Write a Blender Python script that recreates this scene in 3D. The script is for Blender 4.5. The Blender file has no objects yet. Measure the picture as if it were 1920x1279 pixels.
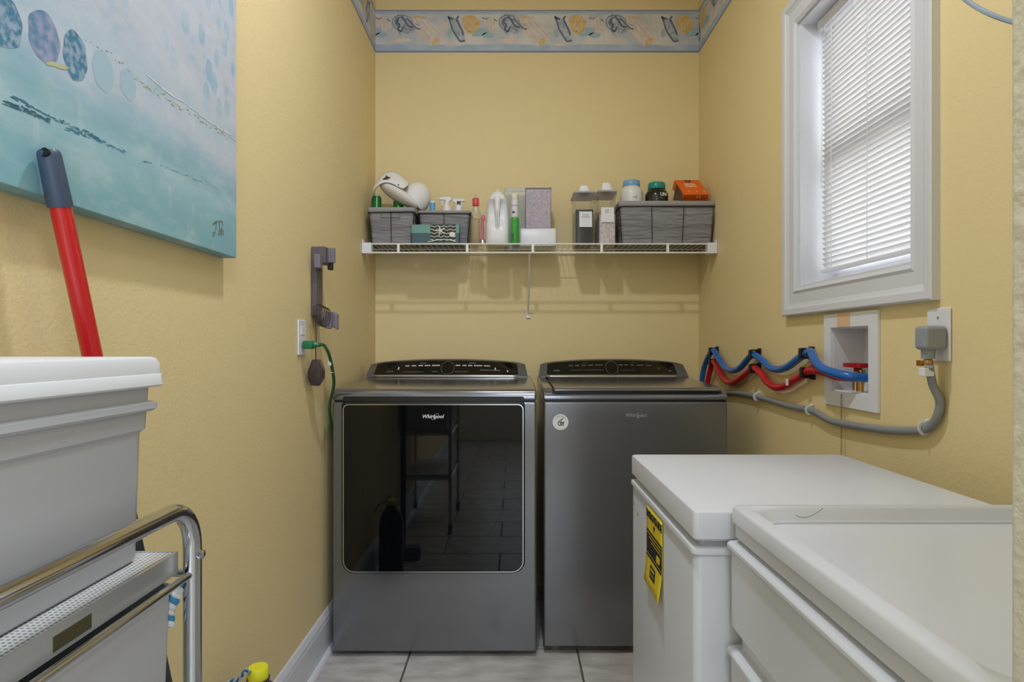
import bpy, bmesh, math, random
from mathutils import Vector, Matrix
random.seed(7)
PI = math.pi
SC = bpy.context.scene
COL = SC.collection
# ------------------------------------------------------------------ camera
F = 1180.0                      # focal length in pixels of a 1920 wide frame
CU, CV, CH = 962.0, 650.0, 1.12
cam = bpy.data.cameras.new('camera'); camo = bpy.data.objects.new('camera', cam)
COL.objects.link(camo); SC.camera = camo
cam.sensor_width = 36.0; cam.lens = F/1920*36.0; cam.clip_start = 0.02
cam.shift_x = -(CU-960)/1920; cam.shift_y = (CV-639.5)/1920
camo.location = (0, 0, CH); camo.rotation_euler = (PI/2, 0, 0)
# ------------------------------------------------------------------ light
SC.view_settings.view_transform = 'Standard'; SC.view_settings.look = 'None'
SC.view_settings.gamma = 1.0; SC.view_settings.exposure = 0.34
SC.view_settings.use_curve_mapping = False
w = bpy.data.worlds.new('world'); SC.world = w; w.use_nodes = True
w.node_tree.nodes['Background'].inputs[0].default_value = (0.93, 0.96, 1.0, 1)
w.node_tree.nodes['Background'].inputs[1].default_value = 4.6
def lamp(name, kind, loc, power, size, rot=(0,0,0), color=(1,1,1), sy=None):
    l = bpy.data.lights.new(name, kind); l.energy = power; l.color = color
    if kind == 'AREA':
        l.size = size
        if sy: l.shape = 'RECTANGLE'; l.size_y = sy
    else: l.shadow_soft_size = size
    o = bpy.data.objects.new(name, l); COL.objects.link(o); o.location = loc; o.rotation_euler = rot
    return o
lamp('laundry_ceiling_lamp', 'AREA', (-0.06, 1.32, 2.95), 15, 0.12, color=(0.86, 0.92, 1.0)).data.shape = 'DISK'
lamp('hall_fill_overhead', 'AREA', (0.35, -0.75, 2.93), 34, 0.9, color=(0.77, 0.87, 1.0))  # added overhead fill for the hall, no known fixture behind it
lamp('hall_fill_rear', 'AREA', (0.5, -2.9, 1.5), 28, 1.7, rot=(PI/2, 0, 0), color=(0.77, 0.87, 1.0), sy=2.0)  # added soft fill behind the camera, standing in for daylight; no window there

def P(u, v, d):                 # a point at depth d that the photograph shows at pixel u, v
    return Vector(((u-CU)/F*d, d, CH-(v-CV)/F*d))
# ------------------------------------------------------------------ materials
def lin(c):
    return tuple((x/12.92 if x <= 0.04045 else ((x+0.055)/1.055)**2.4) for x in [k/255 for k in c])
def mat(name, rgb, rough=0.5, metal=0.0, bump=None, vary=None, spec=None, coat=0, trans=0, sheen=0):
    m = bpy.data.materials.new(name); m.use_nodes = True
    nt = m.node_tree; b = nt.nodes['Principled BSDF']
    b.inputs['Base Color'].default_value = (*lin(rgb), 1)
    b.inputs['Roughness'].default_value = rough; b.inputs['Metallic'].default_value = metal
    if spec is not None: b.inputs['Specular IOR Level'].default_value = spec
    if coat: b.inputs['Coat Weight'].default_value = coat; b.inputs['Coat Roughness'].default_value = 0.04
    if trans: b.inputs['Transmission Weight'].default_value = trans
    if sheen: b.inputs['Sheen Weight'].default_value = sheen
    tc = None
    if bump or vary: tc = nt.nodes.new('ShaderNodeTexCoord')
    if bump:                    # (scale, strength, distance, detail)
        n = nt.nodes.new('ShaderNodeTexNoise'); n.inputs['Scale'].default_value = bump[0]
        n.inputs['Detail'].default_value = bump[3] if len(bump) > 3 else 3
        bp = nt.nodes.new('ShaderNodeBump'); bp.inputs['Strength'].default_value = bump[1]
        bp.inputs['Distance'].default_value = bump[2]
        src = tc.outputs['Object']
        if len(bump) > 4:
            mp = nt.nodes.new('ShaderNodeMapping'); mp.inputs['Scale'].default_value = bump[4]
            nt.links.new(src, mp.inputs['Vector']); src = mp.outputs[0]
        nt.links.new(src, n.inputs['Vector']); nt.links.new(n.outputs['Fac'], bp.inputs['Height'])
        nt.links.new(bp.outputs[0], b.inputs['Normal'])
    if vary:                    # (rgb2, scale, lo, hi[, xyz scale])
        n = nt.nodes.new('ShaderNodeTexNoise'); n.inputs['Scale'].default_value = vary[1]; n.inputs['Detail'].default_value = 6
        r = nt.nodes.new('ShaderNodeMapRange'); r.inputs[1].default_value = vary[2]; r.inputs[2].default_value = vary[3]
        mx = nt.nodes.new('ShaderNodeMix'); mx.data_type = 'RGBA'
        mx.inputs[6].default_value = (*lin(rgb), 1); mx.inputs[7].default_value = (*lin(vary[0]), 1)
        src = tc.outputs['Object']
        if len(vary) > 4:
            mp = nt.nodes.new('ShaderNodeMapping'); mp.inputs['Scale'].default_value = vary[4]
            nt.links.new(src, mp.inputs['Vector']); src = mp.outputs[0]
        nt.links.new(src, n.inputs['Vector']); nt.links.new(n.outputs['Fac'], r.inputs[0])
        nt.links.new(r.outputs[0], mx.inputs[0]); nt.links.new(mx.outputs[2], b.inputs['Base Color'])
    return m
def clear_mat(name, rgb, amount=0.25, rough=0.08):      # thin clear plastic or glass
    m = bpy.data.materials.new(name); m.use_nodes = True; nt = m.node_tree
    b = nt.nodes['Principled BSDF']; out = nt.nodes['Material Output']
    b.inputs['Base Color'].default_value = (*lin(rgb), 1); b.inputs['Roughness'].default_value = rough
    t = nt.nodes.new('ShaderNodeBsdfTransparent'); mx = nt.nodes.new('ShaderNodeMixShader'); lw = nt.nodes.new('ShaderNodeLayerWeight'); lw.inputs[0].default_value = 0.35
    ad = nt.nodes.new('ShaderNodeMath'); ad.operation = 'MULTIPLY_ADD'; ad.inputs[1].default_value = 0.45; ad.inputs[2].default_value = amount*0.8; ad.use_clamp = True
    nt.links.new(lw.outputs['Facing'], ad.inputs[0]); nt.links.new(ad.outputs[0], mx.inputs[0])
    nt.links.new(t.outputs[0], mx.inputs[1]); nt.links.new(b.outputs[0], mx.inputs[2]); nt.links.new(mx.outputs[0], out.inputs[0])
    return m
def trans_mat(name, rgb, amount=0.5, rough=0.5):        # lets some light through, like thin white plastic
    m = bpy.data.materials.new(name); m.use_nodes = True; nt = m.node_tree
    b = nt.nodes['Principled BSDF']; out = nt.nodes['Material Output']
    b.inputs['Base Color'].default_value = (*lin(rgb), 1); b.inputs['Roughness'].default_value = rough
    t = nt.nodes.new('ShaderNodeBsdfTranslucent'); t.inputs[0].default_value = (*lin(rgb), 1)
    mx = nt.nodes.new('ShaderNodeMixShader'); mx.inputs[0].default_value = amount
    nt.links.new(b.outputs[0], mx.inputs[1]); nt.links.new(t.outputs[0], mx.inputs[2]); nt.links.new(mx.outputs[0], out.inputs[0])
    return m
WALL = mat('yellow_wall_paint', (233, 213, 161), 0.62, bump=(150, 0.35, 0.0026, 4))
JAMB = mat('cream_plaster', (214, 211, 198), 0.7, bump=(70, 0.6, 0.005, 4))
CEIL = mat('ceiling_paint', (236, 226, 200), 0.8)
TRIM = mat('white_trim_paint', (216, 218, 226), 0.35)
GROUT = mat('dark_grout', (92, 82, 76), 0.9)
TILE = mat('grey_beige_tile', (200, 195, 193), 0.32, vary=((160, 153, 149), 11, 0.38, 0.72, (0.7, 1.8, 1)), bump=(9, 0.1, 0.002, 4))
STEEL = mat('dark_graphite_enamel', (122, 123, 127), 0.2, metal=0.65)
STEEL_TOP = mat('graphite_top_enamel', (130, 132, 142), 0.16, metal=0.8)
SILVER = mat('silver_trim', (205, 206, 210), 0.2, metal=1.0)
BLACKGLASS = mat('black_door_glass', (6, 8, 12), 0.03, spec=0.45)
PANEL = mat('black_console_glass', (10, 10, 9), 0.06, spec=0.5)
BLACK = mat('black_plastic', (14, 14, 16), 0.4)
WHITEPRINT = mat('white_print', (225, 225, 225), 0.5)
GREYPRINT = mat('grey_print', (120, 120, 116), 0.5)
FREEZE = mat('white_freezer_enamel', (206, 209, 218), 0.28)
FREEZE_LID = mat('white_lid_plastic', (210, 213, 222), 0.33)
SINKW = mat('white_sink_plastic', (208, 211, 219), 0.3)
WHITE = mat('white_plastic', (228, 230, 238), 0.35)
WIREW = mat('white_vinyl_wire', (238, 236, 228), 0.4)
CHROME = mat('chrome', (198, 202, 208), 0.07, metal=1.0)
LINER = mat('grey_fabric', (150, 148, 152), 0.9, bump=(26, 1.0, 0.014, 3, (0.5, 0.5, 3.2)), vary=((126, 124, 128), 14, 0.35, 0.65, (0.4, 0.4, 5)))
CUFF = mat('grey_cuff_fabric', (154, 152, 154), 0.9, bump=(120, 0.3, 0.003))
WIREK = mat('dark_basket_wire', (44, 40, 40), 0.45, metal=0.3)
CLEAR = clear_mat('clear_plastic', (176, 174, 176), 0.12)
GLASS = clear_mat('window_glass', (235, 240, 245), 0.06, 0.02)
SLAT = trans_mat('white_blind_slat', (240, 240, 241), 0.47, 0.5)
TOTE = trans_mat('milky_tote_plastic', (204, 206, 214), 0.12, 0.35)
TOTELID = mat('white_tote_lid', (222, 224, 230), 0.38)
# ------------------------------------------------------------------ builders
ORG = {}
def root(name, loc, label, cat, group=None):
    o = bpy.data.objects.new(name, None); COL.objects.link(o); o.location = loc; o.empty_display_size = 0.05
    o['label'] = label; o['category'] = cat
    if group: o['group'] = group
    ORG[o.name] = Vector(loc); return o
def obj(name, bm, m, parent=None, smooth=True, bevel=0, seg=2, kind=None, label=None, cat=None, group=None, sub=0, solid=0, loc=None):
    """links bm (world coordinates) as one object; its origin is its parent's, or loc"""
    org = ORG[parent.name] if parent is not None else Vector(loc or (0, 0, 0))
    if org.length > 0: bmesh.ops.translate(bm, verts=bm.verts, vec=-org)
    bmesh.ops.recalc_face_normals(bm, faces=bm.faces)
    me = bpy.data.meshes.new(name); bm.to_mesh(me); bm.free()
    me.materials.append(m)
    o = bpy.data.objects.new(name, me); COL.objects.link(o)
    if parent is not None: o.parent = parent; ORG[o.name] = org
    else: o.location = org; ORG[o.name] = org
    if smooth:
        for p in me.polygons: p.use_smooth = True
    if bevel:
        b = o.modifiers.new('bevel', 'BEVEL'); b.width = bevel; b.segments = seg; b.limit_method = 'ANGLE'; b.angle_limit = 0.6; b.harden_normals = True
    elif smooth: me.set_sharp_from_angle(angle=0.7)
    if solid:
        s = o.modifiers.new('solid', 'SOLIDIFY'); s.thickness = solid; s.offset = 0
    if sub:
        s = o.modifiers.new('sub', 'SUBSURF'); s.levels = sub; s.render_levels = sub
    if kind: o['kind'] = kind
    if label: o['label'] = label
    if cat: o['category'] = cat
    if group: o['group'] = group
    return o
def NB(): return bmesh.new()
def box(bm, x0, x1, y0, y1, z0, z1, M=None):
    vs = [bm.verts.new((x, y, z)) for x in (x0, x1) for y in (y0, y1) for z in (z0, z1)]
    for f in ((0,1,3,2),(4,6,7,5),(0,4,5,1),(2,3,7,6),(0,2,6,4),(1,5,7,3)): bm.faces.new([vs[i] for i in f])
    if M is not None: bmesh.ops.transform(bm, matrix=M, verts=vs)
    return bm
def B(*a): return box(NB(), *a)
def catmull(pts, n=8):
    pts = [Vector(p) for p in pts]; out = []
    for i in range(len(pts)-1):
        p0 = pts[max(i-1, 0)]; p1 = pts[i]; p2 = pts[i+1]; p3 = pts[min(i+2, len(pts)-1)]
        for k in range(n):
            t = k/n
            out.append(0.5*((2*p1)+(p2-p0)*t+(2*p0-5*p1+4*p2-p3)*t*t+(3*p1-p0-3*p2+p3)*t**3))
    out.append(pts[-1]); return out
def tube(bm, pts, r, seg=10, caps=True, closed=False, flat=None):
    pts = [Vector(p) for p in pts]; n = len(pts); rings = []
    rr = r if hasattr(r, '__len__') else [r]*n
    t0 = (pts[1]-pts[0]).normalized()
    up = Vector((0, 0, 1)) if abs(t0.z) < 0.9 else Vector((1, 0, 0))
    a = t0.cross(up).normalized()
    for i in range(n):
        if closed: t = (pts[(i+1) % n]-pts[i-1]).normalized()
        else: t = (pts[min(i+1, n-1)]-pts[max(i-1, 0)]).normalized()
        a = (a-t*a.dot(t)).normalized(); b = t.cross(a)
        fa, fb = flat if flat else (1, 1)
        rings.append([bm.verts.new(pts[i]+(a*math.cos(2*PI*k/seg)*fa+b*math.sin(2*PI*k/seg)*fb)*rr[i]) for k in range(seg)])
    for i in range(n if closed else n-1):
        A = rings[i]; C = rings[(i+1) % n]
        for k in range(seg): bm.faces.new((A[k], A[(k+1) % seg], C[(k+1) % seg], C[k]))
    if caps and not closed: bm.faces.new(rings[0][::-1]); bm.faces.new(rings[-1])
    return bm
def T(*a, **k): return tube(NB(), *a, **k)
def lathe(bm, prof, c, seg=24, axis=(0, 0, 1), sx=1, sy=1):
    """prof: (radius, height) pairs turned about an axis through c"""
    q = Vector((0, 0, 1)).rotation_difference(Vector(axis).normalized()).to_matrix()
    c = Vector(c); rings = []
    for r, h in prof:
        if r < 1e-6: rings.append([bm.verts.new(c+q@Vector((0, 0, h)))])
        else: rings.append([bm.verts.new(c+q@Vector((r*sx*math.cos(2*PI*k/seg), r*sy*math.sin(2*PI*k/seg), h))) for k in range(seg)])
    for A, C in zip(rings, rings[1:]):
        for k in range(seg):
            j = (k+1) % seg
            if len(A) == 1 and len(C) == 1: continue
            if len(A) == 1: bm.faces.new((A[0], C[k], C[j]))
            elif len(C) == 1: bm.faces.new((A[k], A[j], C[0]))
            else: bm.faces.new((A[k], A[j], C[j], C[k]))
    if len(rings[0]) > 1: bm.faces.new(rings[0][::-1])
    if len(rings[-1]) > 1: bm.faces.new(rings[-1])
    return bm
def L(*a, **k): return lathe(NB(), *a, **k)
def rloop(a0, a1, b0, b1, r, n=5):
    """rounded rectangle outline in 2D; r one number or four (bottom-left, bottom-right, top-right, top-left)"""
    rs = r if hasattr(r, '__len__') else [r]*4; out = []
    for (cx, cy, s), q in zip(((a0, b0, PI), (a1, b0, 1.5*PI), (a1, b1, 0), (a0, b1, 0.5*PI)), rs):
        cx += q if cx == a0 else -q; cy += q if cy == b0 else -q
        for k in range(n+1):
            t = s+k/n*PI/2; out.append((cx+q*math.cos(t), cy+q*math.sin(t)))
    return out
def loft(bm, loops, cap0=True, cap1=True):
    rs = [[bm.verts.new(p) for p in lp] for lp in loops]
    for A, C in zip(rs, rs[1:]):
        n = len(A)
        for k in range(n): bm.faces.new((A[k], A[(k+1) % n], C[(k+1) % n], C[k]))
    if cap0: bm.faces.new(rs[0][::-1])
    if cap1: bm.faces.new(rs[-1])
    return bm
def plate_y(x0, x1, z0, z1, r, y0, y1, soft=0.0, n=5):  # plate facing the camera, y0 is its front
    lp = lambda e, y: [(x, y, z) for x, z in rloop(x0+e, x1-e, z0+e, z1-e, [max(q-e, 1e-4) for q in (r if hasattr(r, '__len__') else [r]*4)], n)]
    loops = [lp(0, y1), lp(0, y0+soft)] + ([lp(soft, y0)] if soft else [])
    return loft(NB(), loops)
def stack_z(secs, n=5):         # secs: (x0,x1,y0,y1,z,r) lofted upwards
    return loft(NB(), [[(x, y, z) for x, y in rloop(x0, x1, y0, y1, r, n)] for x0, x1, y0, y1, z, r in secs])
def frame_y(x0, x1, z0, z1, r, wd, y0, y1, n=6):       # rectangular ring facing the camera
    o = rloop(x0, x1, z0, z1, r, n); i = rloop(x0+wd, x1-wd, z0+wd, z1-wd, [max(q-wd, 1e-4) for q in (r if hasattr(r, '__len__') else [r]*4)], n)
    bm = NB(); R = [[bm.verts.new((x, y, z)) for x, z in lp] for lp, y in ((o, y1), (o, y0), (i, y0), (i, y1))]
    m = len(o)
    for A, C in ((0, 1), (1, 2), (2, 3), (3, 0)):
        for k in range(m): bm.faces.new((R[A][k], R[A][(k+1) % m], R[C][(k+1) % m], R[C][k]))
    return bm
def extrude_poly(bm, pts, vec):
    a = [bm.verts.new(p) for p in pts]; b = [bm.verts.new(Vector(p)+Vector(vec)) for p in pts]
    bm.faces.new(a[::-1]); bm.faces.new(b)
    for k in range(len(a)): bm.faces.new((a[k], a[(k+1) % len(a)], b[(k+1) % len(a)], b[k]))
    return bm
def prism_x(prof, x0, x1):      # profile in y,z pulled along x
    return extrude_poly(NB(), [(x0, y, z) for y, z in prof], (x1-x0, 0, 0))
def ellipsoid(c, rx, ry, rz, M=None, seg=20, rings=12, zmin=-2.0):
    bm = NB(); bmesh.ops.create_uvsphere(bm, u_segments=seg, v_segments=rings, radius=1)
    if zmin > -1:
        bmesh.ops.bisect_plane(bm, geom=bm.verts[:]+bm.edges[:]+bm.faces[:], plane_co=(0, 0, zmin), plane_no=(0, 0, 1), clear_inner=True)
    bmesh.ops.scale(bm, vec=(rx, ry, rz), verts=bm.verts)
    if M is not None: bmesh.ops.transform(bm, matrix=M, verts=bm.verts)
    bmesh.ops.translate(bm, vec=c, verts=bm.verts); return bm
def text(name, s, size, at, xd, yd, m, parent, shear=0.0, depth=0.0004, kind=None, bold=0.0):
    cu = bpy.data.curves.new('t', 'FONT'); cu.body = s; cu.size = size; cu.align_x = 'CENTER'; cu.align_y = 'CENTER'
    cu.extrude = depth; cu.shear = shear; cu.offset = bold; cu.resolution_u = 3
    t = bpy.data.objects.new('t', cu); COL.objects.link(t)
    bpy.context.view_layer.update()
    me = bpy.data.meshes.new_from_object(t.evaluated_get(bpy.context.evaluated_depsgraph_get()))
    bpy.data.objects.remove(t); bpy.data.curves.remove(cu)
    bm = NB(); bm.from_mesh(me); bpy.data.meshes.remove(me)
    xd = Vector(xd).normalized(); yd = Vector(yd).normalized(); zd = xd.cross(yd)
    M = Matrix((xd, yd, zd)).transposed().to_4x4(); M.translation = Vector(at)
    bmesh.ops.transform(bm, matrix=M, verts=bm.verts)
    return obj(name, bm, m, parent, smooth=False, kind=kind)

# ================================================================== SETTING
XL, XR, YB, ZC = -0.69, 0.931, 3.155, 3.0
obj('wall_left', B(XL-0.12, XL, -3.0, YB+0.12, 0, ZC), WALL, kind='structure', smooth=False)
obj('wall_back', B(XL, XR+0.2, YB, YB+0.12, 0, ZC), WALL, kind='structure', smooth=False)
# window opening and the washer box opening in the right wall
WY0, WY1, WZ0, WZ1 = 1.459, 2.044, 1.310, 2.170
OY0, OY1, OZ0, OZ1 = 1.635, 1.830, 0.993, 1.174
bm = NB(); XR2 = XR+0.2
def cellwall(bm, x0, x1, ys, zs, holes):
    for j in range(len(ys)-1):
        for k in range(len(zs)-1):
            if (j, k) in holes: continue
            box(bm, x0, x1, ys[j], ys[j+1], zs[k], zs[k+1])
    bmesh.ops.remove_doubles(bm, verts=bm.verts, dist=1e-5)
    seen = {}
    for f in bm.faces:
        key = tuple(sorted(v.index for v in f.verts)) if False else tuple(sorted(id(v) for v in f.verts)); seen.setdefault(key, []).append(f)
    bmesh.ops.delete(bm, geom=[f for fs in seen.values() if len(fs) > 1 for f in fs], context='FACES_ONLY')
cellwall(bm, XR, XR2, [0.43, WY0, OY0, OY1, WY1, YB], [0, OZ0, OZ1, WZ0, WZ1, ZC], {(1, 3), (2, 3), (3, 3), (2, 1)})
obj('wall_right', bm, WALL, kind='structure', smooth=False)
obj('wall_front', B(0.338, 2.2, 0.29, 0.43, 0, ZC), JAMB, kind='structure', smooth=False, bevel=0.006)
obj('wall_hall_back', B(XL-0.12, 2.2, -3.12, -3.0, 0, ZC), JAMB, kind='structure', smooth=False)
obj('wall_hall_right', B(2.2, 2.32, -3.12, 0.43, 0, ZC), JAMB, kind='structure', smooth=False)
obj('ceiling', B(XL-0.12, 2.32, -3.12, YB+0.12, ZC, ZC+0.1), CEIL, kind='structure', smooth=False)
fl = obj('floor', B(XL-0.12, 2.32, -3.12, YB+0.12, -0.06, -0.003), GROUT, kind='structure', smooth=False)
# floor tiles: 12 x 24 inch, half-lapped rows
TW, TD, g = 0.614, 0.307, 0.0035
tile_mesh = {}
y = 2.03-TD*17; row = 0
while y < YB:
    off = -0.377 if row % 2 == 1 else -0.377+TW/2
    x = off-TW*2
    while x < 2.3:
        a0, a1 = max(x+g, XL+0.002), min(x+TW-g, 2.198); b0, b1 = max(y+g, -2.99), min(y+TD-g, YB-0.002)
        if a1-a0 > 0.02 and b1-b0 > 0.02 and not (a0 > 0.93 and b0 > 0.35):
            key = (round(a1-a0, 4), round(b1-b0, 4))
            if key not in tile_mesh:
                bm = NB(); sx, sy = key; e = 0.002
                loft(bm, [[(0,0,-0.004),(sx,0,-0.004),(sx,sy,-0.004),(0,sy,-0.004)], [(0,0,-0.001),(sx,0,-0.001),(sx,sy,-0.001),(0,sy,-0.001)], [(e,e,0),(sx-e,e,0),(sx-e,sy-e,0),(e,sy-e,0)]])
                me = bpy.data.meshes.new('tile'); bmesh.ops.recalc_face_normals(bm, faces=bm.faces); bm.to_mesh(me); bm.free(); me.materials.append(TILE); tile_mesh[key] = me
            o = bpy.data.objects.new('tile', tile_mesh[key]); COL.objects.link(o); o.parent = fl; o.location = (a0, b0, random.uniform(-0.0004, 0.0))
        x += TW
    y += TD; row += 1
# per-tile texture offset
nt = TILE.node_tree; oi = nt.nodes.new('ShaderNodeObjectInfo'); tc = [n for n in nt.nodes if n.type == 'TEX_COORD'][0]
va = nt.nodes.new('ShaderNodeVectorMath'); va.operation = 'ADD'; vs = nt.nodes.new('ShaderNodeVectorMath'); vs.operation = 'SCALE'; vs.inputs[3].default_value = 3.1
nt.links.new(oi.outputs['Location'], vs.inputs[0]); nt.links.new(tc.outputs['Object'], va.inputs[0]); nt.links.new(vs.outputs[0], va.inputs[1])
for n in nt.nodes:
    if n.type == 'MAPPING': nt.links.new(va.outputs[0], n.inputs['Vector'])
# baseboard with moulded top and shoe strip
def skirt(name, y0, y1):
    prof = [(0, 0), (0.014, 0), (0.014, 0.118), (0.0125, 0.124), (0.0115, 0.130), (0.0125, 0.134), (0.009, 0.142), (0.0055, 0.150), (0.003, 0.154), (0, 0.155)]
    o = obj(name, extrude_poly(NB(), [(XL+a, y0, z) for a, z in prof], (0, y1-y0, 0)), TRIM, kind='structure', smooth=False)
    q = [(0.014, 0)]+[(0.014+0.017*math.cos(t), 0.019*math.sin(t)) for t in [k/6*PI/2 for k in range(7)]]
    obj('shoe_moulding', extrude_poly(NB(), [(XL+a, y0, z) for a, z in q], (0, y1-y0, 0)), TRIM, o, smooth=False)
skirt('baseboard_left', -2.9, YB-0.003)
# ------------------------------------------------------------------ wallpaper border
BORD = mat('border_paper', (192, 197, 206), 0.7, vary=((220, 215, 214), 9, 0.40, 0.62))
C_BLUE = mat('border_blue_band', (166, 182, 208), 0.7, vary=((186, 200, 216), 14, 0.35, 0.65))
C_LILAC = mat('border_lilac_edge', (136, 142, 176), 0.7)
C_INK = mat('border_ink', (104, 114, 136), 0.7)
C_GREY = mat('border_grey_shell', (158, 168, 182), 0.7, vary=((192, 196, 204), 40, 0.4, 0.6))
C_CREAM = mat('border_cream_fan', (224, 212, 200), 0.7, vary=((214, 200, 196), 30, 0.4, 0.6))
C_GOLD = mat('border_gold_shell', (216, 178, 108), 0.7, vary=((226, 196, 138), 50, 0.4, 0.6))
C_TEAL = mat('border_teal_wash', (164, 192, 202), 0.7)
def border(name, to3, length, s_first):
    """to3(s, h, e): point s along, h up the strip, e off the wall"""
    H = 0.213
    def quad(bm, s0, s1, h0, h1, e0, e1):
        A = [to3(s, h, e) for s in (s0, s1) for h in (h0, h1) for e in (e0, e1)]
        vs = [bm.verts.new(p) for p in A]
        for f in ((0,1,3,2),(4,6,7,5),(0,4,5,1),(2,3,7,6),(0,2,6,4),(1,5,7,3)): bm.faces.new([vs[i] for i in f])
        return bm
    st = obj(name, quad(NB(), 0, length, 0, H, 0, 0.0008), BORD, kind='structure', smooth=False)
    bm = quad(NB(), 0, length, 0.012, 0.040, 0.0008, 0.0012); quad(bm, 0, length, H-0.020, H-0.007, 0.0008, 0.0012)
    obj('blue_band', bm, C_BLUE, st, smooth=False)
    bm = quad(NB(), 0, length, 0, 0.010, 0.0008, 0.0014); quad(bm, 0, length, H-0.006, H, 0.0008, 0.0014)
    obj('lilac_edge', bm, C_LILAC, st, smooth=False)
    bms = {k: NB() for k in ('ink', 'grey', 'cream', 'gold', 'teal')}
    def poly(k, pts, e):
        pts = [(min(max(s, 0.0), length), min(max(h, 0.004), H-0.004)) for s, h in pts]
        area = sum(pts[i-1][0]*pts[i][1]-pts[i][0]*pts[i-1][1] for i in range(len(pts)))
        if abs(area) < 1e-5: return
        try:
            f = bms[k].faces.new([bms[k].verts.new(to3(s, h, e)) for s, h in pts])
        except Exception: pass
    def line(k, pts, wd, e):
        for (a, b), (c, d) in zip(pts, pts[1:]):
            dx, dy = c-a, d-b; q = math.hypot(dx, dy) or 1; nx, ny = -dy/q*wd/2, dx/q*wd/2
            poly(k, [(a+nx, b+ny), (a-nx, b-ny), (c-nx, d-ny), (c+nx, d+ny)], e)
    def ell(k, cs, ch, a, b, e, rot=0, wob=0):
        poly(k, [(cs+(a*math.cos(t)*(1+wob*math.sin(9*t)))*math.cos(rot)-b*math.sin(t)*math.sin(rot), ch+(a*math.cos(t)*(1+wob*math.sin(9*t)))*math.sin(rot)+b*math.sin(t)*math.cos(rot)) for t in [i/22*2*PI for i in range(22)]], e)
    s = s_first-0.535*8
    while s < length:
        if s > -0.6:
            X = lambda px: s+(px-704)/374.0
            Y = lambda py: (98.5-py)/374.0
            ell('teal', X(715), Y(66), 0.03, 0.014, 0.0012); ell('teal', X(900), Y(60), 0.045, 0.020, 0.0012, 0.3); ell('teal', X(843), Y(62), 0.012, 0.022, 0.0012)
            # grey snail shell with ink outline
            ell('grey', X(760), Y(45), 0.060, 0.045, 0.0013, -0.35, 0.03)
            line('ink', [(X(757+21*math.cos(t)), Y(45-16*math.sin(t)+4*math.cos(t))) for t in [1.2+i*0.2 for i in range(17)]], 0.0035, 0.0017)
            line('ink', [(X(752+10*math.cos(t)), Y(42-9*math.sin(t))) for t in [0.2+i*0.3 for i in range(16)]], 0.005, 0.0017)
            line('ink', [(X(768+9*math.cos(t)), Y(48-8*math.sin(t))) for t in [2.6+i*0.3 for i in range(10)]], 0.003, 0.0017)
            for a, b, c, d in ((740, 33, 748, 27), (746, 58, 752, 66), (770, 56, 764, 64), (778, 44, 786, 48)): line('ink', [(X(a), Y(b)), (X(c), Y(d))], 0.003, 0.00175)
            line('ink', [(X(a), Y(b)) for a, b in ((748, 33), (744, 42), (750, 47), (746, 54), (752, 60), (757, 50))], 0.009, 0.0018)
            line('ink', [(X(a), Y(b)) for a, b in ((753, 30), (760, 40), (766, 50), (775, 51))], 0.010, 0.0018)
            line('ink', [(X(a), Y(b)) for a, b in ((762, 34), (772, 44), (782, 54), (788, 55))], 0.007, 0.0018)
            # cream fan running down to the right, ribbed
            poly('cream', [(X(a), Y(b)) for a, b in ((772, 31), (800, 36), (822, 52), (832, 68), (822, 84), (806, 86), (790, 70), (780, 56))], 0.0014)
            for a, b, c, d in ((778, 34, 812, 82), (788, 36, 822, 76), (800, 40, 828, 68)): line('grey', [(X(a), Y(b)), (X(c), Y(d))], 0.0022, 0.0019)
            ell('gold', X(817), Y(78), 0.024, 0.012, 0.0017, 0.9); line('gold', [(X(776), Y(31)), (X(800), Y(34))], 0.008, 0.0018)
            for q in range(4): line('cream', [(X(822+q*5), Y(34+q*3)), (X(830+q*4), Y(60-q*2))], 0.007, 0.0015)
            # blue-grey driftwood pair of strokes
            poly('grey', [(X(a), Y(b)) for a, b in ((842, 34), (858, 34), (868, 60), (874, 78), (864, 80), (850, 62))], 0.0014)
            line('ink', [(X(a), Y(b)) for a, b in ((840, 30), (844, 40), (848, 55), (856, 68), (863, 78), (872, 76))], 0.008, 0.0018)
            line('ink', [(X(a), Y(b)) for a, b in ((860, 30), (856, 36), (862, 48), (867, 58), (869, 66))], 0.009, 0.0018)
            line('ink', [(X(841), Y(33)), (X(850), Y(36))], 0.012, 0.0018)
            # gold scallop
            poly('gold', [(X(a), Y(b)) for a, b in ((866, 36), (874, 29), (884, 28), (893, 32), (900, 41), (897, 54), (888, 63), (876, 62), (869, 50))], 0.0015)
            for a in (872, 879, 886, 893): line('cream', [(X(a), Y(34)), (X(881), Y(60))], 0.0025, 0.0019)
            poly('cream', [(X(a), Y(b)) for a, b in ((907, 36), (922, 32), (932, 38), (934, 52), (922, 60), (908, 52))], 0.0014)
            line('ink', [(X(904), Y(33)), (X(912), Y(36)), (X(916), Y(33))], 0.004, 0.0018); line('ink', [(X(726), Y(36)), (X(732), Y(40))], 0.005, 0.0018)
            for a in (912, 919, 926): line('grey', [(X(a), Y(36)), (X(a+2), Y(56))], 0.002, 0.0018)
            ell('cream', X(752), Y(76), 0.06, 0.010, 0.0013, 0.06); ell('cream', X(850), Y(84), 0.05, 0.006, 0.0013)
        s += 0.535
    for k, m in (('ink', C_INK), ('grey', C_GREY), ('cream', C_CREAM), ('gold', C_GOLD), ('teal', C_TEAL)):
        obj('printed_shells', bms[k], m, st, smooth=False)
BZ = 2.594
border('trim_1', lambda s, h, e: (XL+s, YB-e, BZ+h), XR-XL, 0.0)
border('trim_2', lambda s, h, e: (XL+e, YB-s, BZ+h), YB+0.5, 0.30)
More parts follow.
